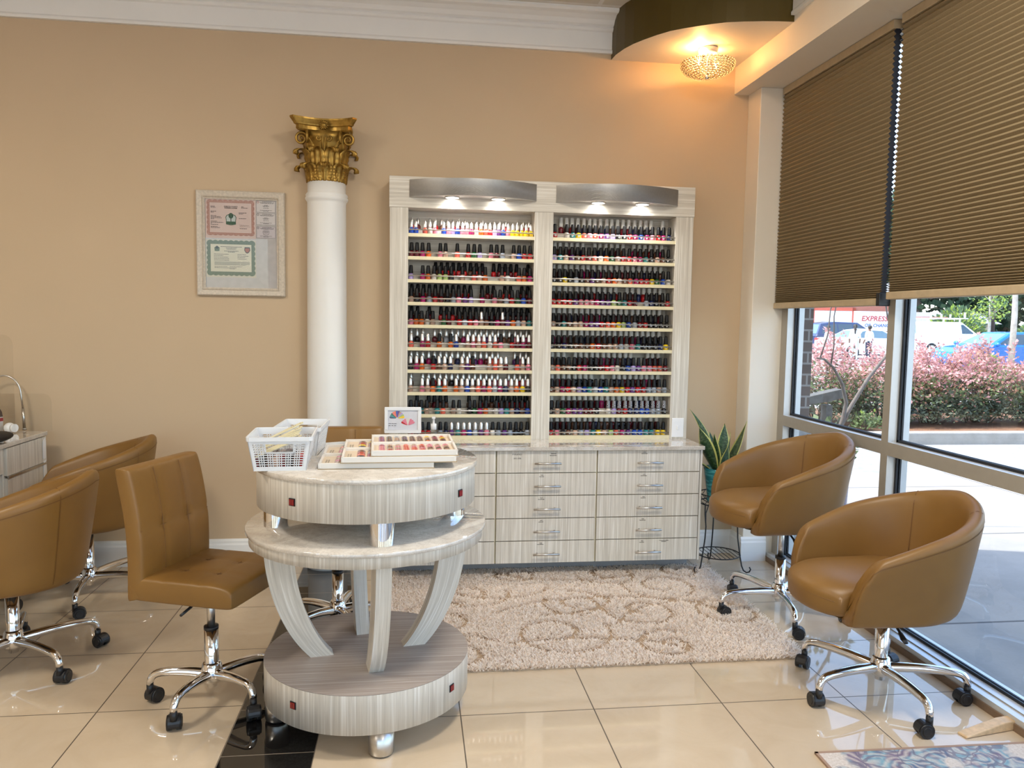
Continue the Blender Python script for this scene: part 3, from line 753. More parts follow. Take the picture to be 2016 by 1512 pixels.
c.add([(.018, -.009, -.018), (.047, -.009, -.018), (.049, -.009, -.036), (.040, -.009, -.050), (.032, -.009, -.053), (.024, -.009, -.050), (.016, -.009, -.036)], [tuple(range(7))], 4)
c.add([(.021, -.0094, -.024), (.044, -.0094, -.024), (.045, -.0094, -.036), (.038, -.0094, -.047), (.027, -.0094, -.047), (.020, -.0094, -.036)], [tuple(range(6))], 3)
lines(c, -.055, -.018, (.118, .060, .052), .0026, .0065, 4, -.009, 1); lines(c, -.055, -.042, (.078, .038), .0028, .0055, 4, -.009, 1)
lines(c, -.15, -.060, (.080, .050, .078, .084, .082), .0024, .0085, 4, -.009); lines(c, -.022, -.060, (.046, .062, .044, .050), .0024, .0085, 4, -.009)
for q in range(5): c.box(-.148, .045-.02*(q == 4), -.009, -.0085, -.104-.0042*q, -.1025-.0042*q, 4)
lines(c, -.148, -.130, (.072, .086), .0022, .0065, 4, -.009); lines(c, -.065, -.130, (.070, .036, .030), .0022, .0062, 4, -.009)
obj('green_certificate', c, [simple('ivory_paper', (.56, .52, .43), .6, vary=.02), simple('green_border', (.11, .145, .09), .6, vary=.15, vs=200), simple('ivory_paper_inner', (.62, .58, .46), .6, vary=.02), simple('badge_red', (.33, .10, .06), .6), INK], t, fix=False, label='ivory fire certificate with scalloped green border')
for k, z in enumerate((.213, .143, .069)):
    c = MB().box(.083, .190, -.0075, -.006, z-.033, z+.033, 0)
    for a, b, p_, q in ((.084, .189, z-.032, z-.031), (.084, .189, z+.031, z+.032), (.084, .085, z-.032, z+.032), (.188, .189, z-.032, z+.032)): c.box(a, b, -.0079, -.007, p_, q, 1)
    c.lathe([(.004, 0), (.006, 0)], 14, (0, 0, 0), 2 if k == 0 else 1, M=Matrix.Translation((.093, -.0079, z+.024)) @ RX, caps=False)
    lines(c, .143, z+.027, (.052, .080, .070), .0018, .0042, 1, -.008, 1)
    lines(c, .137, z+.008, (.020, .036, .028, 0, .030), .0018, .0042, 1, -.008, 1); lines(c, .137, z-.021, (.066, .030), .0018, .0042, 1, -.008, 1)
    if k == 2: c.lathe([(.017, 0), (.018, 0)], 20, (0, 0, 0), 1, M=Matrix.Translation((.137, -.0082, z)) @ RX, caps=False)
    obj('licence_card', c, [simple('white_card', (.66, .62, .62), .6, vary=.01) if k < 2 else simple('lilac_card', (.60, .55, .58), .6, vary=.01), INK, simple('seal_red', (.4, .12, .1), .6)], t, fix=False, label='small %s licence card' % ('upper', 'middle', 'lower')[k])
obj('glass_pane', MB().box(-hw+.042, hw-.042, -.0125, -.011, -hh+.042, hh-.042), ACRYL, t)

# ------------------------------------------------------------------ round two-tier display table
TX, TY = -.158, 2.835
t = thing('round_display_table', 'round two-tier grey-oak display table with stone tops and curved legs', 'table', (TX, TY, 0))
DARKL = LAMV
d = MB().lathe([(0, .09), (.371, .09), (.371, .2252)], 96, caps=False); d.lathe([(0, .226), (.371, .226)], 96, mi=1, caps=False)
d.lathe([(.3711, .2248), (.3711, .226)], 96, mi=2, caps=False)
obj('base_drum', d, [LAMV, LAMT, simple('dark_edge', (.16, .13, .11), .5)], t, fix=False)
for k, a in enumerate((-79, 11, 101, 191)):
    a = R(a); c_, s_ = math.cos(a), math.sin(a); fx, fy = .325*c_, .325*s_
    f = MB().lathe([(.040, .004), (.043, .009), (.043, .09)], 24, (fx, fy, 0)); f.lathe([(0, 0), (.034, 0), (.034, .006)], 20, (fx, fy, 0), 1)
    obj('metal_foot', f, [STEEL, RUBBER], t, fix=False)
    # curved leg: inner end on the base drum, upper end at the rim of the middle tier
    m = MB(); n = 18
    inn, out = [], []
    for i in range(n+1):
        q = i/n; th = R(33+57*q); s0 = math.sin(R(33)); c0 = math.cos(R(33))
        r_ = .168+.150*(math.sin(th)-s0)/(1-s0); z_ = .226+.436*(c0-math.cos(th))/c0
        hw_ = .040+.012*q; out.append((r_+hw_, z_)); inn.append((r_-hw_, z_))
    poly = out+inn[::-1]
    hwid = .0165
    poly = out+inn[::-1]
    b_ = a
    M = Matrix.Rotation(b_, 4, 'Z')
    hy_ = .0256; NP = len(poly)
    me = bpy.data.meshes.new('curved_leg'); vs = [(x, y, z) for y in (-hy_, hy_) for x, z in poly]
    fs = [(i, i+1, NP-2-i, NP-1-i) for i in range(n)]; fs = fs+[tuple(q+NP for q in f[::-1]) for f in fs]+[(i, (i+1) % NP, NP+(i+1) % NP, NP+i) for i in range(NP)]
    me.from_pydata(vs, [], fs); lay = me.uv_layers.new(name='uv')
    for pl in me.polygons:
        for li in pl.loop_indices:
            q = me.loops[li].vertex_index; i = q % NP; seg = i if i <= n else NP-1-i; side = len(pl.vertices) == 4 and abs(pl.normal.y) > .5
            lay.data[li].uv = ((0 if i <= n else .095)+a if side else me.vertices[q].co.y+a+.3, seg*.032)
    me.materials.append(LAML); o = bpy.data.objects.new('curved_leg', me); COL.objects.link(o); o.parent = t; o.rotation_euler = (0, 0, b_)
    bv = o.modifiers.new('bevel', 'BEVEL'); bv.width = .001; bv.segments = 2; bv.limit_method = 'ANGLE'; bv.angle_limit = R(40)
MIDR = .430
m = MB().lathe([(0, .660), (MIDR-.012, .660), (MIDR-.012, .7005)], 96, caps=False); obj('middle_apron', m, LAMV, t, fix=False)
m = MB().lathe([(0, .6995), (MIDR-.002, .6995), (MIDR, .7015), (MIDR, .7125), (MIDR-.002, .7145), (0, .7145)], 96); obj('middle_stone_top', m, MARBLE, t)
for a in (-79, 11, 101, 191):
    a = R(a); f = MB().lathe([(.041, .7145), (.041, .80)], 28, (.325*math.cos(a), .325*math.sin(a), 0), caps=False); obj('chrome_post', f, CHROME, t, fix=False)
TOPR = .397
m = MB().lathe([(0, .798), (TOPR-.008, .798), (TOPR-.008, .927)], 96, caps=False); obj('top_drum', m, LAMV, t, fix=False)
m = MB().lathe([(0, .926), (TOPR-.002, .926), (TOPR, .928), (TOPR, .942), (TOPR-.002, .944), (0, .944)], 96); obj('top_stone', m, MARBLE, t)
REDS = simple('red_switch', (.22, .012, .012), .25, vary=0)
for a, z, rr in ((-125, .857, TOPR-.008), (-34, .857, TOPR-.008), (-128, .165, .371), (-36, .165, .371)):
    M = Matrix.Rotation(R(a), 4, 'Z') @ Matrix.Translation((rr, 0, z))
    m = MB().box(-.003, .0025, -.0125, .0125, -.0125, .0125, 0, M)
    m.box(.002, .005, -.0095, -.0008, -.0095, .0095, 1, M); m.box(.002, .005, .0008, .0095, -.0095, .0095, 1, M)
    obj('rocker_switch', m, [BLACKP, REDS], t, fix=False, label='red double rocker switch')
TZ = .9442

BASKETW = simple('basket_plastic', (.70, .71, .72), .35, vary=0)
# plastic baskets ---------------------------------------------------------
def basket(label, x, y, rz, L, Wd, H, hole=True):
    # long axis = local y
    t = thing('plastic_basket', label, 'basket', (x, y, TZ), rz, 'white plastic baskets on the round table')
    ib = .82
    def side(mb, p0, p1, q0, q1, cols_, handle):
        # slatted wall from bottom edge p0-p1 to top edge q0-q1
        P = lambda u, v: tuple((p0[k]*(1-u)+p1[k]*u)*(1-v)+(q0[k]*(1-u)+q1[k]*u)*v for k in range(3))
        nrm = Vector((p1[1]-p0[1], p0[0]-p1[0], 0)).normalized()*.0024
        def strip(u0, u1, v0, v1):
            a = [P(u0, v0), P(u1, v0), P(u1, v1), P(u0, v1)]; b = [tuple(Vector(p)-nrm) for p in a]
            mb.add(a+b, [(0, 1, 2, 3), (7, 6, 5, 4), (0, 4, 5, 1), (1, 5, 6, 2), (2, 6, 7, 3), (3, 7, 4, 0)])
        strip(0, 1, 0, .11); strip(0, 1, .80, 1)
        strip(0, .07, .11, .80); strip(.93, 1, .11, .80)
        rows = [(.158+.072*i) for i in range(9)]
        for v in rows:
            if handle and v > .55: strip(.07, .26, v, v+.026); strip(.74, .93, v, v+.026)
            else: strip(.07, .93, v, v+.026)
        u = .07; k = 0; pat = [.062, .026, .026] 
        while u < .92:
            u += pat[k % 3]; k += 1
            if handle and .25 < u < .74: strip(u, u+.014, .11, .52)
            else: strip(u, u+.014, .11, .80)
            u += .014
        if handle:
            strip(.24, .76, .50, .56); strip(.24, .275, .50, .80); strip(.725, .76, .50, .80)
    m = MB(); bx, by, tx, ty = Wd/2*ib, L/2*.9, Wd/2, L/2
    B = [(-bx, -by, .002), (bx, -by, .002), (bx, by, .002), (-bx, by, .002)]; T = [(-tx, -ty, H), (tx, -ty, H), (tx, ty, H), (-tx, ty, H)]
    for i in range(4): side(m, B[i], B[(i+1) % 4], T[i], T[(i+1) % 4], 10, i in (0, 2))
    m.box(-bx, bx, -by, by, 0, .003)
    obj('basket_body', m, BASKETW, t, fix=False)
    r = MB(); c_ = .012
    lp = [(-tx+c_, -ty), (tx-c_, -ty), (tx-c_*.3, -ty+c_*.3), (tx, -ty+c_), (tx, ty-c_), (tx-c_*.3, ty-c_*.3), (tx-c_, ty), (-tx+c_, ty), (-tx+c_*.3, ty-c_*.3), (-tx, ty-c_), (-tx, -ty+c_), (-tx+c_*.3, -ty+c_*.3)]
    r.add([(a*s_, b*s_, z) for s_, z in ((1.0, H-.012), (1.035, H-.012), (1.04, H+.002), (1.0, H+.002)) for a, b in lp], [(j*12+i, j*12+(i+1) % 12, ((j+1) % 4)*12+(i+1) % 12, ((j+1) % 4)*12+i) for j in range(4) for i in range(12)])
    obj('rim', r, BASKETW, t)
    return t
b1 = basket('white slatted plastic basket at the table edge, sample sticks lying in it', -.437, 2.70, R(3), .235, .205, .112)
b2 = basket('white slatted plastic basket standing behind the one with the sample sticks', -.412, 2.985, R(-2), .25, .165, .104)
IV = simple('ivory_stick', (.66, .60, .40), .4, vary=.08)
for i in range(9):
    a = rnd.uniform(-.30, .30)+R(22); t = thing('sample_stick_fan', 'ivory bundle of colour sample sticks lying in the front basket, %s from the front' % ORD(i+1), 'sample sticks', (-.445+rnd.uniform(-.01, .02), 2.645+.016*i, TZ+.066+.0052*i), a, 'sample sticks in the front basket')
    m = MB().prism([(-.072, -.004), (-.06, -.006), (.05, -.010), (.066, -.009), (.073, 0), (.066, .009), (.05, .010), (-.06, .006), (-.072, .004)], -.0015, .0015, 'z', 0, Matrix.Rotation(R(-20), 4, 'Y'))
    obj('stick', m, IV, t); m = MB()
    for q in range(3): m.lathe([(0, .0016), (.0022, .0017)], 8, (0, 0, 0), M=Matrix.Rotation(R(-20), 4, 'Y') @ Matrix.Translation((.060-.008*q, 0, .0004)), caps=False)
    obj('dot_marking', m, BLACKP, t, fix=False)
for i, ck in enumerate('dkuedkur'):
    m = MB().box(-.0085, .0085, -.078, .078, 0, .036+.004*(i % 3)); m.box(-.0075, .0075, -.074, -.02, .036, .043+.004*(i % 3), 0)
    o = obj('swatch_box', m, pal(ck), loc=(-.515+.0215*i, 2.705, TZ+.0035), bevel=.002); tag(o, '%s narrow swatch box low in the front basket, %s from left' % (CNAME[ck], ORD(i+1)), 'swatch box', 'swatch boxes in the front basket')
m = MB().ball((0, 0, 0), (.020, .009, .008), 12, 8); o = obj('nail_clip', m, pal('r'), loc=(-.492, 2.622, TZ+.093)); tag(o, 'small red clip lying in the left front corner of the front basket', 'clip')
m = MB().ball((0, 0, 0), (.012, .009, .008), 12, 8); o = obj('nail_clip', m, BLACKP, loc=(-.515, 2.640, TZ+.093)); tag(o, 'small black clip beside the red clip in the front basket', 'clip')

# colour sample cases ------------------------------------------------------
CASE_W = simple('case_white', (.74, .70, .64), .4, vary=0); CASE_I = simple('case_insert', (.66, .55, .42), .55, vary=.03); BOARD = simple('case_board', (.42, .30, .16), .6)
CLEAR = simple('clear_tip', (.60, .50, .42), .25, coat=.3, vary=0)
def case(label, x, y, z, rz, wid, dep, scheme):
    t = thing('nail_color_chart', label, 'sample case', (x, y, z), rz, 'open nail colour cases on the round table'); t.rotation_euler = (R(1.5), 0, rz)
    obj('backing_board', MB().box(-wid/2-.003, wid/2+.003, 0, dep, 0, .003), BOARD, t)
    obj('prop_foot', MB().box(-.04, .04, dep-.05, dep-.044, -.0076, 0), BOARD, t)
    for h in (0, 1):
        y0, y1 = (.0, dep/2-.003) if h == 0 else (dep/2+.003, dep)
        m = MB()
        for a, b, c, d in ((-wid/2, wid/2, y0, y0+.008), (-wid/2, wid/2, y1-.008, y1), (-wid/2, -wid/2+.008, y0, y1), (wid/2-.008, wid/2, y0, y1)): m.box(a, b, c, d, .003, .021)
        obj('tray', m, CASE_W, t, bevel=.0012)
        obj('insert_card', MB().box(-wid/2+.008, wid/2-.008, y0+.008, y1-.008, .003, .012), CASE_I, t)
        keys = scheme[h]; n = len(keys); full = 9; x0 = -wid/2+(.045 if n < 9 else .022); px = (wid-.066)/9 if n < 9 else (wid-.040)/9
        for i in range(n):
            m = MB(); mats = []
            for r in range(4):
                k = keys[i][r % len(keys[i])]; mats.append(pal(k) if k in PALETTE else CLEAR)
                yy = y1-.020-(y1-y0-.038)*(r+.5)/4; hh_ = (y1-y0-.04)/8*.92
                def f(u, v, xx=x0+px*(i+.5), yy=yy): 
                    w_ = px*.40; s_ = u*2-1
                    return (xx+s_*w_, yy+(v*2-1)*hh_, .0122+.0055*math.sqrt(max(0, 1-s_*s_)))
                m.grid(8, 3, f, r)
            obj('nail_tip_strip', m, mats, t, fix=False)
        if n < 9:
            m = MB()
            for q in range(4):
                for e in range(2): m.box(-wid/2+.018+.008*e, -wid/2+.023+.008*e, y0+.035+q*.018, y0+.045+q*.018, .0122, .0126)
            obj('row_numbers', m, simple('grey_print', (.30, .26, .2), .6), t, fix=False)
    return t
SC0 = [['pepe', 'eucu', 'epup', 'eupe', 'eueu', 'pepe', 'cpce', 'eeue'], ['cepp', 'eouo', 'epep', 'ueue', 'pepe', 'ceec', 'uuee', 'eppe']]
SC1 = [['drcn', 'dsmm', 'umed', 'dudu', 'mmrd', 'rdrd', 'pcpc', 'mdmd'], ['dryn', 'ydmu', 'drun', 'rmrd', 'eded', 'rdud', 'kmkm', 'umum']]
SC2 = [['mppp', 'euer', 'epep', 'cccc', 'epcc', 'crpc', 'ppue', 'epup', 'peue'], ['vmvm', 'kkdk', 'see', 'kvkk', 'uudd', 'dduu', 'yeuo', 'dmud', 'oydu']]
case('open nail colour case lying lowest in the fanned stack, peach and nude tips', -.118, 2.612, TZ, R(1), .385, .34, SC0)
case('open nail colour case in the middle of the fanned stack, dark red tips', -.042, 2.607, TZ+.0212, R(2), .385, .34, SC1)
case('open nail colour case on top of the fanned stack, pink and purple tips', .010, 2.612, TZ+.0424, R(2.5), .292, .315, SC2)

# ------------------------------------------------------------------ chairs
def star_base(t, r=.32, col_top=.30, pist_top=.42, phase=0.0, z0=0.0):
    hub = MB().lathe([(0, .062), (.018, .062), (.020, .078), (.034, .082), (.040, .092), (.040, .120), (.034, .150), (.028, .156), (0, .157)], 24)
    obj('hub', hub, CHROME, t)
    g = MB().lathe([(.0255, .15), (.0255, col_top), (.0225, col_top)], 24, caps=False); obj('gas_column', g, CHROME, t, fix=False)
    g = MB().lathe([(.0265, col_top-.003), (.0265, col_top+.010), (.0, col_top+.011)], 20); obj('column_collar', g, BLACKP, t)
    g = MB().cyl((0, 0, col_top), (0, 0, pist_top), .0145, n=16); obj('piston', g, STEEL, t)
    for k in range(5):
        a = phase+2*PI*k/5
        n = 16; pts = []; rad = []
        for i in range(n+1):
            q = i/n
            if q < .72: x = .020+(r-.055)*q/.72; z = .112+.010*math.sin(q/.72*PI*.8)
            else:
                b = (q-.72)/.28*PI/2; x = r-.035+.035*math.sin(b); z = .116-.042*(1-math.cos(b))
            pts.append((x, 0, z)); rad.append(.0205-.0075*q)
        m = MB().tube(pts, rad, 14)
        lg = obj('base_leg', m, CHROME, t, rot=(0, 0, a))
        c = MB(); ca = rnd.uniform(-2.6, 2.6)
        for sy in (-1, 1):
            c.tube([(-.018, sy*.0075, .026), (-.018, sy*.0245, .026)], [.026, .026], 20); c.tube([(-.018, sy*.0245, .026), (-.018, sy*.0262, .026)], [.018, .016], 20)
        hood = [(-.018+.0295*math.cos(b), .026+.0295*math.sin(b)) for b in [R(-25+i*17.5) for i in range(13)]]
        inn = [(-.018+.0272*math.cos(b), .026+.0272*math.sin(b)) for b in [R(-25+i*17.5) for i in range(13)]][::-1]
        c.prism(hood+inn, -.019, .019, 'y'); c.cyl((0, 0, .040), (0, 0, .076), .0125, n=14)
        cs = obj('caster', c, BLACKP, lg, loc=(r, 0, 0), rot=(0, 0, ca))
    return t
def tub_chair(name, label, loc, heading, raise_=0.0, phase=0.0, group=None):
    t = thing(name, label, 'chair', loc, heading, group)
    star_base(t, .315, .335 if raise_ < .03 else .285, .36+raise_, phase)
    zb = .352+raise_
    # shell ---------------------------------------------------------------
    nU = 44; wb, wt = .238, .308
    def width(k): return wb+(wt-wb)*k**.8
    def place(u, k, inset, dz=0):
        # u 0..1 around the U from the right arm tip via the back to the left arm tip; k height fraction
        w = width(k)-inset; A = .20; s = u*2-1
        xf = .302-.045*k-.02*(1-k)**4-.045*max(0, (k-.62)/.38)**2
        if abs(s) > 1-A*1.0 - .14:
            lim = 1-A-.14; q = (abs(s)-lim)/(1-lim); x = xf*q; y = w*(1-.10*q*q)*(1 if s > 0 else -1)
        else:
            lim = 1-A-.14; b = s/lim*PI/2; x = -w*1.09*math.cos(b); y = w*math.sin(b)
        tt = abs(s); rim = (.459-.198*tt**1.3)
        return (x, y, zb+k*rim+dz)
    prof = [('o', .0, .10, .0), ('o', .0, .030, .0), ('o', .03, .008, .004), ('o', .10, .0, 0), ('o', .3, 0, 0), ('o', .55, 0, 0), ('o', .8, 0, 0), ('o', .93, .0, 0), ('o', .985, .008, 0), ('o', 1.0, .028, .005),
            ('o', .985, .048, 0), ('o', .93, .058, 0), ('o', .7, .058, 0), ('o', .45, .055, 0), ('o', .22, .052, 0), ('o', .06, .06, .0)]
    n = len(prof); vs = []
    for i in range(nU+1):
        for _, k, ins, dz in prof: vs.append(place(i/nU, k, ins, dz))
    m = MB().add(vs, [(i*n+j, i*n+(j+1) % n, (i+1)*n+(j+1) % n, (i+1)*n+j) for i in range(nU) for j in range(n)]+[tuple(range(n)), tuple(range(nU*n, nU*n+n))[::-1]], 0, True)
    # bottom pan
    pan = [place(i/nU, .0, .028)[:2] for i in range(nU+1)]; fx = pan[0][0]
    front = [(fx+.035*math.cos(PI*(j/8-.5)), pan[-1][1]*(1-2*j/8)) for j in range(1, 8)]
    m.prism(pan+front, zb+.002, zb+.045, 'z', 0)
    shell = obj('shell', m, LEATHER, t, sub=1)
    # stitching
    st = MB()
    st.tube([Vector(place(i/nU, (.90), -.0035)) for i in range(nU+1)], .0022, 4, sm=False)
    for s_ in (.36, .64): st.tube([Vector(place(s_, k, -.0035)) for k in [j/14 for j in range(1, 14)]]+[Vector(place(s_, 1, .008, .001)), Vector(place(s_, 1, .03, .0045)), Vector(place(s_, .985, .049, .0))]+[Vector(place(s_, k, .0605)) for k in (.9, .7, .5, .3)], .0022, 4, sm=False)
    for u_ in (.004, .996): st.tube([Vector(place(u_, k, -.0015)) for k in [.06+.05*j for j in range(18)]], .0013, 4, sm=False)
    sw = obj('stitching', st, STITCH, t, fix=False); q = sw.modifiers.new('wrap', 'SHRINKWRAP'); q.target = shell; q.wrap_method = 'NEAREST_SURFACEPOINT'; q.wrap_mode = 'ON_SURFACE'; q.offset = .0015
    # seat cushion
    m = MB()
    def mp(u, v, h):
        hw_ = .198-.012*u; y = v*hw_
        xf = .375-.085*abs(v)**2.2; xb = -.19+.10*abs(v)**3; x = xb+(xf-xb)*(u+1)/2
        q = max(0, u-.35)/.65
        return (x, y, zb+.110+((.046 if h > 0 else .092))*h - .022*q*q*(1 if h > 0 else .2) + .010*(1-v*v)*(h > 0))
    m.pad(22, 18, mp, 5); obj('seat_cushion', m, LEATHER, t)
    st = MB(); st.tube([Vector(mp(.985, j/20*2-1, .05)) + Vector((.0025, 0, 0)) for j in range(1, 20)], .0014, 4, sm=False); obj('cushion_seam', st, STITCH, t, fix=False)
    m = MB().box(-.09, .09, -.08, .08, zb-.012, zb+.004); m.tube([(0, .05, zb-.018), (.03, .12, zb-.022), (.05, .19, zb-.032)], .005, 8); m.tube([(.045, .175, zb-.030), (.058, .215, zb-.038), (.062, .235, zb-.044)], [.008, .012, .008], 10, flat=.5)
    obj('lever_plate', m, BLACKP, t, fix=False)
    return t
G1 = 'caramel tub chairs on castors'
tub_chair('tub_chair', 'caramel leather tub chair by the window nearest the camera, right front', (1.842, 2.745, 0), R(180), 0.0, R(-92-180), G1)
tub_chair('tub_chair', 'caramel leather tub chair beside the plant stand, raised on its column', (1.842, 3.60, 0), R(186), 0.105, R(-103-186), G1)
tub_chair('tub_chair', 'caramel leather tub chair at the far left edge, nearer of the two', (-1.617, 3.307, 0), R(184), 0.0, R(-36-184), G1)
tub_chair('tub_chair', 'caramel leather tub chair behind the nearer left one, against the back wall', (-1.64, 4.12, 0), R(193), 0.02, R(-8-193), G1)

def task_chair(name, label, loc, heading, phase=0.0, group=None, zs=.0):
    t = thing(name, label, 'chair', loc, heading, group)
    star_base(t, .225, .285, .42+zs, phase)
    def groove(us, vs, wd=.06, dp=.16):
        def f(u, v):
            a = max([math.exp(-((u-x)/wd)**2) for x in us]+[0]); b = max([math.exp(-((v-y)/wd)**2) for y in vs]+[0])
            c = max([math.exp(-(((u-x)/.09)**2+((v-y)/.09)**2)) for x in us for y in vs]+[0])
            return dp*max(a, b)+.20*c
        return f
    m = MB()
    def ms(u, v, h):   # seat; u forward, v sideways
        x = -.185+(u+1)/2*.40; y = v*.200
        q = max(0, u-.55)/.45
        return (x, y, .482+zs+.047*h*(1 if h > 0 else .95)-.012*q*q*(h > 0))
    m.pad(34, 34, ms, 9, groove((-.33, .33), (-.33, .33), .028, .16)); obj('seat', m, LEATHER, t)
    m = MB()
    def mb_(u, v, h):  # back; u upward, v sideways; h>0 = front
        z = .445+zs+(u+1)/2*.465; q = (u+1)/2
        x = -.170-.020*q-.022*q*q+.016*math.sin(q*PI); y = v*.200
        return (x+.036*h, y, z+ (.010*h if u < 0 else 0))
    m.pad(38, 34, mb_, 9, groove((.06,), (-.36, .36), .026, .16)); obj('backrest', m, LEATHER, t)
    st = MB()
    for v0 in (-1, 1): st.tube([Vector(mb_(math.sin(PI/2*(j/16-1)*1), v0*.985, .62)) + Vector((0, v0*.0, 0)) for j in range(2, 31)], .0013, 4, sm=False)
    for v0 in (-.985, .985): st.tube([Vector(ms(-.95+1.9*j/16, v0, .62)) for j in range(17)], .0013, 4, sm=False)
    for v0 in (-.36, .36): st.tube([Vector(mb_(math.sin(PI/2*(j/16-1)), v0, .852)) for j in range(3, 30)], .0011, 4, sm=False)
    st.tube([Vector(mb_(.06, -.97+1.94*j/30, .852)) for j in range(31)], .0011, 4, sm=False)
    for v0 in (-.33, .33):
        st.tube([Vector(ms(math.sin(PI/2*(j/16-1)), v0, .852)) for j in range(3, 30)], .0011, 4, sm=False); st.tube([Vector(ms(v0, math.sin(PI/2*(j/16-1)), .852)) for j in range(3, 30)], .0011, 4, sm=False)
    st.tube([Vector(ms(.985, -.97+1.94*j/16, .62)) for j in range(17)], .0013, 4, sm=False)
    obj('stitching', st, STITCH, t, fix=False)
    m = MB()
    for sy in (-.10, .10): m.box(-.20, -.14, sy-.02, sy+.02, .432+zs, .475+zs)
    m.box(-.16, .12, -.09, .09, .424+zs, .442+zs); m.tube([(.0, -.05, .43+zs), (.01, -.13, .415+zs), (.01, -.19, .405+zs)], .005, 8)
    obj('lever_plate', m, BLACKP, t, fix=False)
    return t
G2 = 'tufted caramel chairs around the display table'
task_chair('tufted_chair', 'armless tufted caramel chair left of the round table, seat under its edge', (-.742, 2.93, 0), R(-20), R(-110+20), G2)
task_chair('tufted_chair', 'armless tufted caramel chair mostly hidden behind the round table', (-.335, 3.545, 0), R(-88), R(150+88), G2, .02)

# ------------------------------------------------------------------ rugs
def shag():
    x0, x1, y0, y1 = -.098, 1.72, 3.075, 4.335
    t = thing('shag_rug', 'cream shag rug with carved scroll pattern in front of the drawers', 'rug', ((x0+x1)/2, (y0+y1)/2, 0))
    W_, H_ = (x1-x0)/2, (y1-y0)/2
    m = MB(); 
    def yn(x): return 0
    m.prism([(-W_, -H_), (W_-.02, -H_), (W_+.05, H_), (-W_, H_)], .0005, .008, 'z')
    obj('backing', m, simple('rug_backing', (.42, .31, .21), .9, vary=.1, vs=60), t)
    rg = np.random.default_rng(3)
    nx, ny = 330, 240
    gx, gy = np.meshgrid(np.linspace(-W_, W_, nx), np.linspace(-H_, H_, ny))
    px = gx.ravel()+rg.uniform(-.004, .004, nx*ny); py = gy.ravel()+rg.uniform(-.004, .004, nx*ny)
    skew = (py+H_)/(2*H_); px = np.where(px > 0, px*(1+(-.011+.038*skew)), px)
    # carved curves: spirals and sweeping arcs (in rug metres)
    curves = []
    def sp(cx, cy, r, turns, a0, dirn=1):
        q = np.linspace(0, 1, 60); a = a0+dirn*turns*2*PI*q; rr = r*(1-.75*q); curves.append((cx+rr*np.cos(a), cy+rr*np.sin(a)))
    def ar(cx, cy, rx, ry, a0, a1):
        a = np.radians(np.linspace(a0, a1, 60)); curves.append((cx+rx*np.cos(a), cy+ry*np.sin(a)))
    sp(.02, .05, .17, 1.3, 2.6); sp(.34, -.06, .20, 1.2, 2.9, 1); sp(.55, .28, .22, 1.4, 3.0); sp(-.14, -.30, .26, 1.2, .3, -1); sp(.30, .50, .19, 1.3, 3.3)
    sp(-.50, .22, .20, 1.2, .2, -1); sp(-.66, -.10, .24, 1.1, 1.1); sp(.78, -.12, .18, 1.2, 2.2); sp(.75, .52, .15, 1.3, .5); sp(-.22, .52, .13, 1.2, 3.0); sp(.34, -.47, .16, 1.2, 1.0); sp(-.60, -.48, .2, 1.2, .5)
    ar(-.55, .10, .75, .22, -60, 40); ar(.15, -.20, .62, .34, 20, 150); ar(.60, -.35, .45, .40, 60, 160); ar(-.35, .40, .30, .24, 200, 330); ar(.1, .62, .45, .22, 190, 320); ar(-.1, -.62, .55, .25, 20, 120)
    d = np.full(px.shape, 9.0)
    for cx, cy in curves:
        for a, b in zip(cx, cy): d = np.minimum(d, (px-a)**2+(py-b)**2)
    d = np.sqrt(d)
    keep = d > .0165; px, py, d = px[keep], py[keep], d[keep]; N = len(px)
    h = .017+.006*rg.random(N); h *= np.clip(.7+(d-.0165)/.03, .6, 1)
    for wx, wy in ((1.522, 3.635), (1.737, 3.94), (1.761, 3.27)):
        h = np.where((px+(x0+x1)/2-wx)**2+(py+(y0+y1)/2-wy)**2 < .04**2, .004, h)
    ang = rg.uniform(0, 2*PI, N); lean = rg.uniform(.010, .026, N); tw = ang+rg.uniform(.6, 2.5, N); w = rg.uniform(.0022, .0036, N)
    V = np.zeros((N, 6, 3)); dx, dy = np.cos(tw), np.sin(tw)
    for i, (f, g, ww) in enumerate(((0, 0, 1.0), (.45, .55, 1.1), (1.0, .95, .55))):
        cx = px+np.cos(ang)*lean*f; cy = py+np.sin(ang)*lean*f; z = .006+h*g
        V[:, 2*i] = np.stack([cx-dx*w*ww, cy-dy*w*ww, z], 1); V[:, 2*i+1] = np.stack([cx+dx*w*ww, cy+dy*w*ww, z], 1)
    base = (np.arange(N)*6)[:, None, None]
    F = np.array([[0, 1, 3, 2], [2, 3, 5, 4]])[None]+base
    me = bpy.data.meshes.new('pile'); V = V.reshape(-1, 3); F = F.reshape(-1, 4)
    me.vertices.add(len(V)); me.vertices.foreach_set('co', V.ravel()); me.loops.add(F.size); me.loops.foreach_set('vertex_index', F.ravel().astype(np.int32))
    me.polygons.add(len(F)); me.polygons.foreach_set('loop_start', np.arange(0, F.size, 4, dtype=np.int32)); me.update(); me.validate()
    nt = NT('rug_pile'); f = nt.noise(nt.coord(), 75, 3, .6); g = nt.noise(nt.coord(), 5, 3)
    c = nt.ramp(f, [(.28, (.74, .58, .46)), (.40, (.93, .84, .74)), (.54, (.98, .92, .85))])
    nt.base(nt.mix(nt.math('MULTIPLY', g, .3), c, (.92, .80, .69)), .9, spec=.1)
    tl = nt.n('BsdfTranslucent'); nt.l(c, tl.inputs[0]); mx = nt.n('MixShader'); mx.inputs[0].default_value = .5
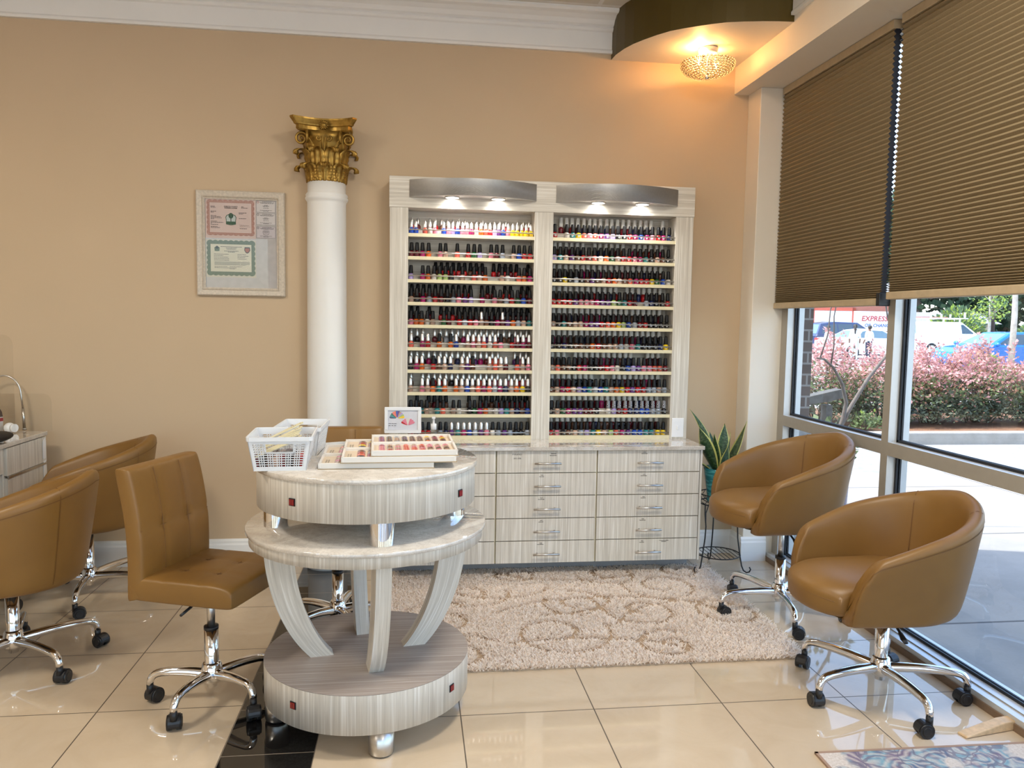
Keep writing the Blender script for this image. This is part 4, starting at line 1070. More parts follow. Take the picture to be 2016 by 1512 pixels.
    nt.l(nt.b.outputs[0], mx.inputs[1]); nt.l(tl.outputs[0], mx.inputs[2]); nt.l(mx.outputs[0], nt.out.inputs[0])
    o = obj('pile', me, nt.mat, t, fix=False); o['kind'] = 'stuff'
shag()
def m_floral():
    t = NT('floral_rug_face'); v = t.coord(); 
    w = t.n('TexNoise'); t.l(v, w.inputs['Vector']); w.inputs['Scale'].default_value = 9
    mx = t.n('Mix', data_type='RGBA'); mx.inputs[0].default_value = .12; t.l(v, mx.inputs[6]); t.l(w.outputs['Color'], mx.inputs[7]); vv = mx.outputs[2]
    vo = t.n('TexVoronoi', feature='F1'); vo.inputs['Scale'].default_value = 7.5; t.l(vv, vo.inputs['Vector'])
    ring = t.math('SINE', t.math('MULTIPLY', vo.outputs['Distance'], 30))
    e = t.n('TexVoronoi', feature='DISTANCE_TO_EDGE'); e.inputs['Scale'].default_value = 16; t.l(vv, e.inputs['Vector'])
    blob = t.ramp(t.noise(vv, 5.5, 3, .5), [(.47, (0, 0, 0)), (.53, (1, 1, 1))])
    col = t.ramp(t.noise(v, 11, 2), [(.35, (.10, .15, .24)), (.5, (.20, .36, .42)), (.62, (.17, .13, .20))])
    bgc = t.ramp(t.noise(v, 130, 2), [(.3, (.52, .45, .38)), (.7, (.66, .60, .54))])
    a = t.mix(t.math('MULTIPLY', blob, t.math('MULTIPLY', t.math('ADD', ring, 2.2), .30)), bgc, col)
    ln = t.math('MULTIPLY', blob, t.math('LESS_THAN', e.outputs['Distance'], .05))
    t.base(t.mix(t.math('MULTIPLY', ln, .7), a, (.16, .15, .20)), .95, spec=.1); t.bump(t.noise(v, 300, 2), .3, .002); return t.mat
t = thing('floral_rug', 'flat cream rug with blue and teal floral pattern, bottom right corner', 'rug', (1.362, 2.362, 0), R(-1))
obj('woven_face', MB().box(.008, .79, -2.1, -.006, .0005, .007), m_floral(), t)
b = MB()
for x0, x1, y0, y1 in ((0, .010, -2.1, 0), (.784, .794, -2.1, 0), (0, .794, -.010, 0)): b.box(x0, x1, y0, y1, .0004, .0082)
obj('bound_edge', b, simple('rug_binding', (.34, .22, .15), .8), t)
m = MB().prism([(-.125, 0), (.105, 0), (.112, .034), (.05, .034), (-.12, .007)], -.021, .021, 'y')
o = obj('door_wedge', m, simple('pine_wood', (.62, .43, .24), .55, vary=.15, vs=40), loc=(2.072, 2.438, .001), rot=(0, 0, R(10)), bevel=.004); tag(o, 'wooden door wedge on the floor by the window sill', 'door wedge')

# ------------------------------------------------------------------ plant on its stand
PX, PY = 1.805, 4.30
t = thing('plant_stand', 'black wire plant stand with a lower round rack beside the drawers', 'plant stand', (PX, PY, 0))
PZ = .400
m = MB()
def ring(mb, r, z, w=.0035, n=28): mb.tube([(r*math.cos(2*PI*i/n), r*math.sin(2*PI*i/n), z) for i in range(n)], w, 6, closed=True)
ring(m, .120, PZ); ring(m, .120, PZ+.055)
for i in range(16):
    a = 2*PI*i/16; b = a+PI/16
    m.tube([(.120*math.cos(a), .120*math.sin(a), PZ+.055), (.123*math.cos(b), .123*math.sin(b), PZ+.028), (.120*math.cos(a), .120*math.sin(a), PZ)], .002, 5)
for i in range(7):
    x = -.105+.035*i; h = math.sqrt(max(0, .12**2-x*x)); m.tube([(x, -h, PZ), (x, h, PZ)], .0022, 5)
obj('top_basket', m, IRON, t, fix=False)
m = MB(); ring(m, .128, .095); 
for i in range(9):
    x = -.112+.028*i; h = math.sqrt(max(0, .128**2-x*x)); m.tube([(x, -h, .095), (x, h, .095)], .002, 5)
obj('lower_rack', m, IRON, t, fix=False)
for a in (R(-35), R(85), R(205)):
    pts = [(.120, 0, PZ), (.118, 0, PZ-.06), (.108, 0, PZ-.13), (.112, 0, .2), (.128, 0, .10), (.140, 0, .04), (.152, 0, .014), (.170, 0, .005), (.186, 0, .012), (.192, 0, .028), (.184, 0, .040)]
    m = MB().tube(pts, .0042, 7); m.tube([(.09, 0, PZ), (.112, 0, PZ-.05), (.11, 0, PZ-.12)], .003, 6)
    obj('stand_leg', m, IRON, t, rot=(0, 0, a))
nt = NT('teal_glaze'); v = nt.coord(); bk_ = nt.n('TexBrick'); nt.l(nt.coord(scale=(1, 1, 1)), bk_.inputs[0])
f = nt.noise(nt.coord(scale=(14, 14, 70)), 1, 2); g = nt.noise(v, 20, 3)
nt.base(nt.mix(nt.ramp(f, [(.48, (0, 0, 0)), (.56, (1, 1, 1))]), (.012, .15, .17), nt.mix(g, (.03, .28, .30), (.08, .36, .35))), .22, coat=.4); TEAL = nt.mat
p = thing('potted_snake_plant', 'snake plant in a teal glazed pot on the wire stand', 'plant', (PX, PY, PZ+.0035))
m = MB().lathe([(0, .0), (.070, .0), (.080, .012), (.074, .03), (.078, .05), (.098, .190), (.102, .205), (.096, .207), (.090, .19), (0, .185)], 32); obj('pot', m, TEAL, p)
m = MB().lathe([(0, .186), (.089, .186)], 20, caps=False); obj('soil', m, simple('soil', (.03, .02, .012), .95), p)
def m_snake():
    t = NT('snake_leaf'); v = t.coord('UV'); sp_ = t.n('SeparateXYZ'); t.l(v, sp_.inputs[0])
    ed = t.math('GREATER_THAN', t.math('ABSOLUTE', t.math('SUBTRACT', sp_.outputs[0], .5)), .40)
    f = t.noise(t.coord('UV', (3, 26, 1)), 1.5, 3, .5, .8)
    c = t.ramp(f, [(.38, (.010, .032, .012)), (.5, (.022, .065, .022)), (.62, (.075, .13, .055))])
    t.base(t.mix(ed, c, (.50, .50, .14)), .32); return t.mat
SNAKE = m_snake()
def snake_leaf(az, tilt, L, w, curl=0.0, twist=0.0, r0=.03):
    n = 18; me = bpy.data.meshes.new('leaf'); vs = []; uv = []; fs = []
    d = Vector((math.cos(az), math.sin(az), 0)); side0 = Vector((-math.sin(az), math.cos(az), 0))
    pos = d*r0+Vector((0, 0, .185)); ang = tilt
    for i in range(n+1):
        q = i/n; ww = 1.35*w*(.50+1.3*q*(1-q)*1.9)*(1-q**5)*(1 if q < .98 else .1)
        tw = twist*q; up = Vector((0, 0, 1)); tang = (d*math.sin(ang)+up*math.cos(ang)); nor = tang.cross(side0)
        sd = side0*math.cos(tw)+nor*math.sin(tw); nn = tang.cross(sd)
        for k in range(5):
            s_ = (k-2)/2; vs.append(pos+sd*(s_*ww)+nn*(-.22*ww*(1-s_*s_))); uv.append((k/4, q))
        pos = pos+tang*(L/n); ang += curl/n
    for i in range(n):
        for k in range(4): fs.append((i*5+k, i*5+k+1, (i+1)*5+k+1, (i+1)*5+k))
    me.from_pydata([tuple(v) for v in vs], [], fs); lay = me.uv_layers.new(name='uv')
    for lp in me.loops: lay.data[lp.index].uv = uv[lp.vertex_index]
    for pl in me.polygons: pl.use_smooth = True
    o = obj('leaf', me, SNAKE, p, fix=False); sm = o.modifiers.new('s', 'SOLIDIFY'); sm.thickness = .0022
for a in [(R(150), R(10), .40, .013, .55, 2.8, .03), (R(200), R(24), .30, .034, .12, .5, .04), (R(20), R(32), .33, .033, -.10, -.6, .03), (R(-60), R(4), .24, .024, .1, .7, .03),
          (R(-100), R(16), .20, .022, .5, 1.0, .05), (R(185), R(50), .16, .018, .35, .2, .06), (R(0), R(52), .22, .022, .35, .1, .05), (R(60), R(12), .28, .026, .0, .4, .03), (R(-30), R(20), .22, .024, 1.4, .6, .05), (R(100), R(20), .24, .026, .2, .2, .04), (R(-140), R(8), .24, .022, .2, -.4, .045)]: snake_leaf(*a)

# ------------------------------------------------------------------ crystal flush light under the soffit
LX, LY = 1.645, 4.33
t = thing('crystal_ceiling_light', 'round crystal-beaded flush light glowing under the gold soffit', 'ceiling light', (LX, LY, 3.0))
obj('canopy', MB().lathe([(0, 0), (.052, 0), (.056, -.008), (.052, -.026), (.040, -.030), (0, -.030)], 28), WHITE, t)
obj('stem', MB().cyl((0, 0, -.03), (0, 0, -.155), .008, n=12).lathe([(0, -.150), (.014, -.152), (.010, -.168), (0, -.172)], 12), CHROME, t)
WIRE = simple('silver_wire', (.62, .55, .45), .25, 1, vary=0)
m = MB(); cr = MB()
for k in range(9):
    q = k/8; ph = PI/2*(.12+.80*q); r_ = .146*math.sin(PI/2*(1-q*.86))**.8; z_ = -.085-.065*math.sin(PI/2*q*.95)
    ring(m, r_, z_, .0014, 36)
    nb = max(5, int(2*PI*r_/.0215))
    for i in range(nb):
        a = 2*PI*(i+.5*(k % 2))/nb
        cr.ball((r_*math.cos(a), r_*math.sin(a), z_), .0082, 7, 5)
for i in range(6): m.tube([(.0, 0, -.06), (.07*math.cos(i*PI/3), .07*math.sin(i*PI/3), -.075), (.146*math.cos(i*PI/3), .146*math.sin(i*PI/3), -.085)], .002, 5)
obj('wire_bowl', m, WIRE, t, fix=False)
nt = NT('crystal'); nt.base((.93, .86, .74), .02); nt.b.inputs['Transmission Weight'].default_value = 1.0; nt.b.inputs['IOR'].default_value = 1.5
obj('crystal_beads', cr, nt.mat, t, fix=False)
BULB = simple('warm_bulb', (1, .60, .22), emit=16)
for i, a in enumerate((R(200), R(20))):
    x, y = .062*math.cos(a), .062*math.sin(a)
    obj('bulb', MB().ball((x, y, -.082), (.015, .015, .018), 12, 8), BULB, t)
    lamp('crystal_lamp', 'POINT', (LX+x, LY+y, 2.955), energy=2.9 if i == 0 else .6, color=(1, .50, .16), shadow_soft_size=.02)

# ------------------------------------------------------------------ ceiling panels added out of frame to light the salon
CLP = simple('fill_panel_diffuser', (1, .90, .75), emit=3)
for i, (x, y) in enumerate(FILL_PANELS):
    t = thing('fill_panel', 'square ceiling panel added out of view as fill light', 'ceiling light', (x, y, CE), 0, 'added fill panels')
    f = MB()
    for a, b, c, d in ((-.31, .31, -.31, -.28), (-.31, .31, .28, .31), (-.31, -.28, -.28, .28), (.28, .31, -.28, .28)): f.box(a, b, c, d, -.015, 0)
    obj('frame', f, WHITE, t); obj('diffuser', MB().box(-.28, .28, -.28, .28, -.010, -.002), CLP, t)

GLB = simple('fill_globe_glow', (1, .95, .87), emit=18)  # glow of the added globes, lights the crown and upper walls
for i, (x, y) in enumerate(FILL_GLOBES):
    t = thing('fill_globe', 'white glowing globe added out of view as fill light', 'ceiling light', (x, y, CE), 0, 'added fill globes')
    obj('cord', MB().cyl((0, 0, 0), (0, 0, -.53), .004, n=8), BLACKP, t); obj('ceiling_rose', MB().lathe([(0, 0), (.06, 0), (.055, -.02), (0, -.025)], 20), WHITE, t)
    g = obj('globe', MB().ball((0, 0, -.70), .165, 24, 16), GLB, t)

# ------------------------------------------------------------------ manicure station at the left edge
MX1, MY1, MZ = -1.985, 4.50, .805
t = thing('manicure_table', 'grey-oak manicure table with white stone top at the left edge', 'table', (-2.25, 3.75, 0))
def ml(mb): mb.v = [(x+2.25, y-3.75, z) for x, y, z in mb.v]; return mb
obj('stone_top', ml(MB().box(-2.52, MX1, 2.95, MY1, MZ-.022, MZ)), MARBLE, t, bevel=.003)
obj('drawer_pedestal', ml(MB().box(-2.48, MX1-.020, 4.06, MY1-.01, .03, MZ-.022)), LAMV, t, bevel=.002)
obj('apron', ml(MB().box(-2.48, MX1-.012, 3.0, 4.055, MZ-.15, MZ-.022)), LAMV, t, bevel=.002)
obj('modesty_panel', ml(MB().box(-2.30, -2.28, 3.0, 4.055, .1, MZ-.15)), LAMV, t)
obj('side_panel', ml(MB().box(-2.48, MX1-.02, 2.97, 3.0, .03, MZ-.022)), LAMV, t)
for z0, z1 in ((.640, .778), (.33, .628), (.05, .32)): 
    d = obj('drawer', ml(MB().box(MX1-.0205, MX1-.004, 4.07, MY1-.012, z0, z1)), LAMV, t, bevel=.0015)
    if z0 > .6: obj('finger_pull', ml(MB().box(MX1-.006, MX1+.004, 4.07, MY1-.03, z0-.012, z0-.001)), STEEL, d)
m = MB().prism([(-.030, -.055), (.0, -.055), (.0, .055), (-.012, .055), (-.026, .040), (-.030, .02)], -.0015, .0015, 'x')
for z in (.715, .595):
    o = obj('bracket', m, WHITEP, t, loc=(MX1-.001+2.25, 4.47-3.75, z))
t = thing('gooseneck_lamp', 'thin bent silver gooseneck lamp on the manicure table', 'lamp', (-2.125, 4.545, MZ))
m = MB().cyl((0, 0, 0), (0, 0, .010), .011, n=14); m.cyl((0, 0, .01), (-.004, 0, .12), .0075, n=12); obj('lamp_base', m, STEEL, t, fix=False)
pts = [(-.004, 0, .12), (-.010, 0, .18)]+[(-.095+.083*math.cos(R(a)), -.0, .20+.10*math.sin(R(a))) for a in range(6, 150, 12)]
pts += [(-.20, 0, .20)]
obj('gooseneck', MB().tube(pts, .0048, 10), STEEL, t, fix=False)
obj('lamp_head', MB().tube([(-.20, 0, .20), (-.215, 0, .16)], [.006, .035], 16), STEEL, t)
t = thing('acrylic_guard', 'tall clear acrylic guard standing along the manicure table', 'guard', (-2.20, 4.34, MZ))
def rrect(w0, w1, h, r): return [(w0, .001), (w1, .001), (w1, h-r)]+[(w1-r+r*math.cos(R(a)), h-r+r*math.sin(R(a))) for a in range(15, 90, 15)]+[(w1-r, h), (w0, h)]
obj('tall_panel', MB().prism(rrect(-.28, .125, .53, .05), 0, .005, 'y'), ACRYL, t)
obj('low_panel', MB().prism(rrect(-.20, .235,   .205, .045), .165, .17, 'y'), ACRYL, t)
obj('foot_rail', MB().box(-.26, .10, -.012, .018, .0, .006), ACRYL, t)
m = MB().ball((0, 0, .030), (.13, .055, .030), 24, 12); o = obj('hand_cushion', m, simple('black_cushion', (.016, .013, .012), .55), loc=(-2.052, 4.05, MZ), rot=(0, 0, R(72))); tag(o, 'black padded hand rest lying on the manicure table', 'cushion')
m = MB().ball((0, 0, .028), (.028, .028, .028), 20, 12); m.cyl((.02, 0, .028), (.036, 0, .028), .022, n=18); o = obj('dust_collector', m, WHITEP, loc=(-2.143, 4.425, MZ), rot=(0, 0, R(-20)), fix=False); tag(o, 'small glossy white ball-shaped device beside the gooseneck lamp', 'device')
t = thing('foil_box', 'upright white box with red band and dark lid at the left edge', 'box', (-2.228, 4.43, MZ), R(-12))
obj('carton', MB().box(-.055, .035, -.03, .03, 0, .085), simple('carton_white', (.62, .60, .58), .5), t); obj('red_band', MB().box(-.0555, .0355, -.0305, .0305, .062, .080), simple('band_red', (.32, .02, .03), .4), t)
obj('lid', MB().prism([(-.055, .085), (.035, .085), (.030, .112), (.018, .130), (-.055, .130)], -.03, .03, 'y'), simple('lid_dark', (.07, .04, .03), .5), t)

# ------------------------------------------------------------------ outside: ground
GZ = -.03
def m_conc(name, A, B, sc=3, joints=None):
    t = NT(name); v = t.coord(); f = t.noise(v, sc, 6, .65); g = t.noise(v, sc*30, 3)
    c = t.mix(t.math('MULTIPLY', g, .5), t.ramp(f, [(.3, A), (.7, B)]), A)
    if joints:
        tc = t.n('TexCoord'); sp_ = t.n('SeparateXYZ'); t.l(tc.outputs['Object'], sp_.inputs[0]); J = None
        for s_, o_, p_ in joints:
            q = t.math('FRACT', t.math('DIVIDE', t.math('SUBTRACT', sp_.outputs[s_], o_), p_)); d = t.math('LESS_THAN', t.math('MULTIPLY', q, p_), .018)
            J = d if J is None else t.math('MAXIMUM', J, d)
        c = t.mix(J, c, (.10, .095, .09))
    t.base(c, .85, spec=.2); return t.mat
m = MB().box(2.24, 16, -8, 7.2, GZ-.2, GZ); struct('sidewalk', m, m_conc('sidewalk_concrete', (.24, .22, .195), (.33, .305, .275), 2.2, [(1, .35, 1.55), (0, 2.3, 3.1)]))
m = MB().box(2.24, 60, 7.2, 9.05, GZ-.2, GZ-.01); struct('road', m, m_conc('aggregate_paving', (.20, .195, .19), (.34, .335, .33), 14))
m = MB().box(-40, 140, 9.05, 160, GZ-.4, GZ-.05); m.box(16, 140, -60, 7.2, GZ-.4, GZ-.05); m.box(-40, 16, -60, -8, GZ-.4, GZ-.05); m.box(-40, 2.24, -8, YB-.16, GZ-.4, GZ-.05); struct('parking_lot', m, m_conc('parking_asphalt', (.34, .33, .32), (.42, .41, .40), 1.5))
m = MB().box(2.6, 16, 9.02, 9.18, GZ-.2, .115); struct('kerb', m, m_conc('kerb_concrete', (.26, .24, .21), (.38, .35, .31), 5), bevel=.015)
m = MB().box(2.6, 16, 9.18, 11.9, GZ-.3, .105); struct('planting_bed', m, m_conc('pine_straw', (.13, .065, .035), (.26, .14, .08), 9))
# brick pier with stone base just outside the glass
def m_brick():
    t = NT('brown_brick'); v = t.coord('Object', (1, 1, 1), (PI/2, 0, 0)); b = t.n('TexBrick'); t.l(v, b.inputs[0]); b.inputs['Scale'].default_value = 1
    b.inputs['Brick Width'].default_value = .2; b.inputs['Row Height'].default_value = .0677; b.inputs['Mortar Size'].default_value = .006
    b.inputs[1].default_value = (.06, .040, .034, 1); b.inputs[2].default_value = (.09, .062, .052, 1); b.inputs[3].default_value = (.22, .20, .18, 1)
    t.base(b.outputs[0], .85); return t.mat
m = MB().box(2.32, 2.425, 4.46, 4.98, .82, 2.86); m.box(XL-.15, 2.425, YW+.28, 4.98, .82, 4.3); struct('wall_brick_pier', m, m_brick())
m = MB().box(2.32, 2.455, 4.44, 5.0, GZ-.2, .74); m.box(XL-.15, 2.455, YW+.28, 5.0, GZ-.2, .74); m.prism([(2.32, .74), (2.47, .74), (2.425, .83), (2.32, .83)], 4.43, 5.0, 'y'); struct('wall_stone_base', m, m_conc('rough_stone', (.20, .19, .18), (.42, .40, .37), 16), bevel=.006)

# ------------------------------------------------------------------ foliage helpers
def leaf_cloud(name, pts, size, nrm=None, mats=None, mi=None, seed=0, parent=None, aspect=.55):
    rg = np.random.default_rng(seed); N = len(pts); P = np.asarray(pts)
    d = rg.normal(size=(N, 3)); d[:, 2] = np.abs(d[:, 2])*.6+.1; d /= np.linalg.norm(d, axis=1)[:, None]
    e = np.cross(d, rg.normal(size=(N, 3))); e /= np.linalg.norm(e, axis=1)[:, None]
    s = size*rg.uniform(.6, 1.3, N)[:, None]; w = s*aspect/2; n = np.cross(d, e)
    V = np.stack([P, P+d*s*.5+e*w+n*s*.06, P+d*s, P+d*s*.5-e*w+n*s*.06], 1).reshape(-1, 3)
    F = np.arange(N*4, dtype=np.int32)
    me = bpy.data.meshes.new(name); me.vertices.add(len(V)); me.vertices.foreach_set('co', V.ravel()); me.loops.add(len(F)); me.loops.foreach_set('vertex_index', F)
    me.polygons.add(N); me.polygons.foreach_set('loop_start', np.arange(0, N*4, 4, dtype=np.int32)); 
    if mi is not None: me.polygons.foreach_set('material_index', np.asarray(mi, dtype=np.int32))
    me.update(); me.validate(); return obj(name, me, mats, parent, fix=False)
def leafmat(name, c, tr=.35):
    t = NT(name); f = t.noise(t.coord(), 12, 2); col = t.ramp(f, [(.3, tuple(x*.75 for x in c)), (.7, tuple(min(1, x*1.2) for x in c))])
    t.base(col, .55, spec=.3); tl = t.n('BsdfTranslucent'); t.l(col, tl.inputs[0]); mx = t.n('MixShader'); mx.inputs[0].default_value = tr
    t.l(t.b.outputs[0], mx.inputs[1]); t.l(tl.outputs[0], mx.inputs[2]); t.l(mx.outputs[0], t.out.inputs[0]); return t.mat
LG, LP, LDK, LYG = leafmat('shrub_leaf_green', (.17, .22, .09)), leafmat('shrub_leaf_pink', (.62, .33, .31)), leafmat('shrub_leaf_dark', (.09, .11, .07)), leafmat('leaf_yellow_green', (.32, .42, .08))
LRD = leafmat('shrub_leaf_bronze', (.42, .22, .15)); TG1 = leafmat('tree_leaf_green', (.035, .075, .045), .2); TG2 = leafmat('tree_leaf_pale', (.12, .19, .10)); BARK = simple('bark', (.20, .16, .125), .85, vary=.25, vs=20); BARKP = simple('pale_bark', (.42, .38, .32), .8, vary=.2, vs=8)
def shrub(label, x, y, w, d, h, n, seed, sprigs=14, pink=.5, z0=.10, cols=None):
    rg = np.random.default_rng(seed); t = thing('flowering_shrub', label, 'shrub', (x, y, z0), 0, 'pink-tipped shrubs in the bed outside')
    a = rg.uniform(0, 2*PI, n); u = rg.uniform(-.2, 1, n); r = (1-.55*rg.random(n)**2.2); lump = 1+.16*np.sin(a*3+seed)+.12*np.sin(u*7+a*2)
    ct = np.sqrt(np.clip(1-u*u, 0, 1)); P = np.stack([w*ct*np.cos(a)*r*lump, d*ct*np.sin(a)*r*lump, h*(.22+.70*u*r*lump)], 1); P = P[P[:, 2] > .03]
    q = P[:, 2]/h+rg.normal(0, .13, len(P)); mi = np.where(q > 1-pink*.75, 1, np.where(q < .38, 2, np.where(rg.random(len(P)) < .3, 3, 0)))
    ex, em = [], []
    m = MB()
    for i in range(sprigs):
        b = rg.uniform(0, 2*PI); rr = rg.uniform(.1, .85); x0, y0 = w*rr*math.cos(b), d*rr*math.sin(b); z_ = h*(.35+.45*math.sqrt(1-rr*rr)); L = rg.uniform(.22, .48)*h/1.1; lx, ly = rg.normal(0, .10, 2)
        m.tube([(x0*.35, y0*.35, .0), (x0*.8, y0*.8, z_*.55), (x0, y0, z_), (x0+lx, y0+ly, z_+L)], [.010, .006, .004, .0015], 5)
        for k in range(30):
            s_ = rg.random(); ex.append((x0+lx*s_+rg.normal(0, .017), y0+ly*s_+rg.normal(0, .017), z_+L*s_)); em.append(1 if rg.random() < .8 else 3)
    for i in range(8):
        b = 2*PI*i/8; m.tube([(0, 0, 0), (w*.3*math.cos(b), d*.3*math.sin(b), h*.4), (w*.6*math.cos(b), d*.6*math.sin(b), h*.7)], [.012, .008, .004], 5)
    obj('stems', m, BARK, t, fix=False)
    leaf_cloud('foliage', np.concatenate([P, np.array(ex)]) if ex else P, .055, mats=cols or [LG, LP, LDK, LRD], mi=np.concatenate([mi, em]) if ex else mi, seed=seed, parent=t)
shrub('pink-tipped shrub outside, seen beside the brick pier in the left pane', 5.55, 10.0, .75, .62, 1.12, 7000, 1, 18, .50)
shrub('pink-tipped shrub outside, seen just left of the window mullion', 6.55, 10.1, .70, .62, .98, 6500, 2, 12, .42)
shrub('pink-tipped shrub outside, just right of the window mullion in the wide pane', 7.25, 10.0, .72, .62, 1.02, 7000, 3, 16, .50)
shrub('pink-tipped shrub with the tallest sprigs, in front of the blue car', 8.05, 10.15, .78, .65, 1.06, 7500, 4, 18, .50)
shrub('lower shrub at the right edge of the wide pane in front of the kerbside tree', 9.0, 10.0, .80, .65, .82, 7000, 5, 10, .32)
shrub('pink-tipped shrub outside, continuing the row past the right window edge', 10.3, 10.1, .85, .65, 1.05, 5000, 6, 12, .5)
shrub('small bright green shrub low in front of the bed, left of the mullion', 5.85, 9.30, .20, .12, .26, 350, 8, 0, .0, .1, [LG, LYG, LG, LG])
# bare branched small tree close to the pane
def pth(m, pts, r): m.tube([Vector(p) for p in pts], r, 7)
t = thing('bare_branched_tree', 'leafless small tree with forked branches just outside the left pane', 'tree', (3.05, 5.25, GZ))
m = MB()
pth(m, [(-.10, 0, 0), (-.06, .0, .45), (.02, .02, .62), (.08, .02, .80), (.10, .02, .92), (.06, .02, 1.06), (-.02, .01, 1.18), (-.10, .0, 1.24), (-.16, 0, 1.25)], [.028, .024, .020, .016, .014, .012, .010, .008, .005])
pth(m, [(.05, .02, .72), (.16, .05, .90), (.30, .08, 1.10), (.44, .10, 1.26), (.55, .11, 1.36), (.58, .11, 1.52), (.66, .12, 1.85), (.75, .12, 2.1)], [.017, .015, .013, .011, .009, .007, .005, .003])
pth(m, [(.52, .11, 1.34), (.44, .10, 1.55), (.38, .09, 1.8), (.34, .09, 2.05)], [.007, .006, .004, .003])
pth(m, [(-.04, .01, 1.20), (-.03, .0, 1.34), (-.04, .0, 1.55), (.0, 0, 1.8)], [.006, .005, .004, .003])
pth(m, [(-.13, 0, 1.25), (-.08, .0, 1.42), (-.07, 0, 1.6), (.10, .0, 1.95)], [.005, .005, .004, .003])
pth(m, [(-.18, .0, 0), (-.24, .0, .5), (-.28, .0, .85), (-.30, .0, 1.2), (-.38, .0, 1.5), (-.48, 0, 1.72)], [.014, .013, .011, .010, .007, .004])
obj('trunk', m, simple('grey_bark', (.15, .12, .10), .8, vary=.2), t, fix=False)
t = thing('weathered_bench', 'weathered grey wooden bench end outside behind the bare branches', 'bench', (3.20, 5.95, GZ), R(6))
obj('arm_board', MB().prism([(-.40, .87), (.0, .905), (.30, .965), (.36, .90), (.18, .86), (-.40, .79)], -.05, .05, 'y'), simple('weathered_wood', (.085, .08, .07), .85, vary=.25, vs=25), t, bevel=.004)
for x in (-.28, .2): obj('post', MB().box(x-.03, x+.03, -.035, .035, 0, .83), simple('weathered_wood', (.085, .08, .07)), t)
t = thing('glazed_planter', 'tall blue-violet glazed planter outside behind the raised tub chair', 'planter', (2.79, 4.86, GZ))
obj('pot', MB().lathe([(0, 0), (.10, 0), (.112, .02), (.135, .30), (.150, .62), (.158, .66), (.146, .67), (.136, .64), (0, .62)], 32), simple('violet_glaze', (.05, .05, .12), .3, coat=.3), t)
rg = np.random.default_rng(5); q = rg.normal(size=(160, 3))*np.array([.075, .075, .06])+np.array([0, 0, .69]); leaf_cloud('foliage', q, .06, mats=[LG], seed=5, parent=t)

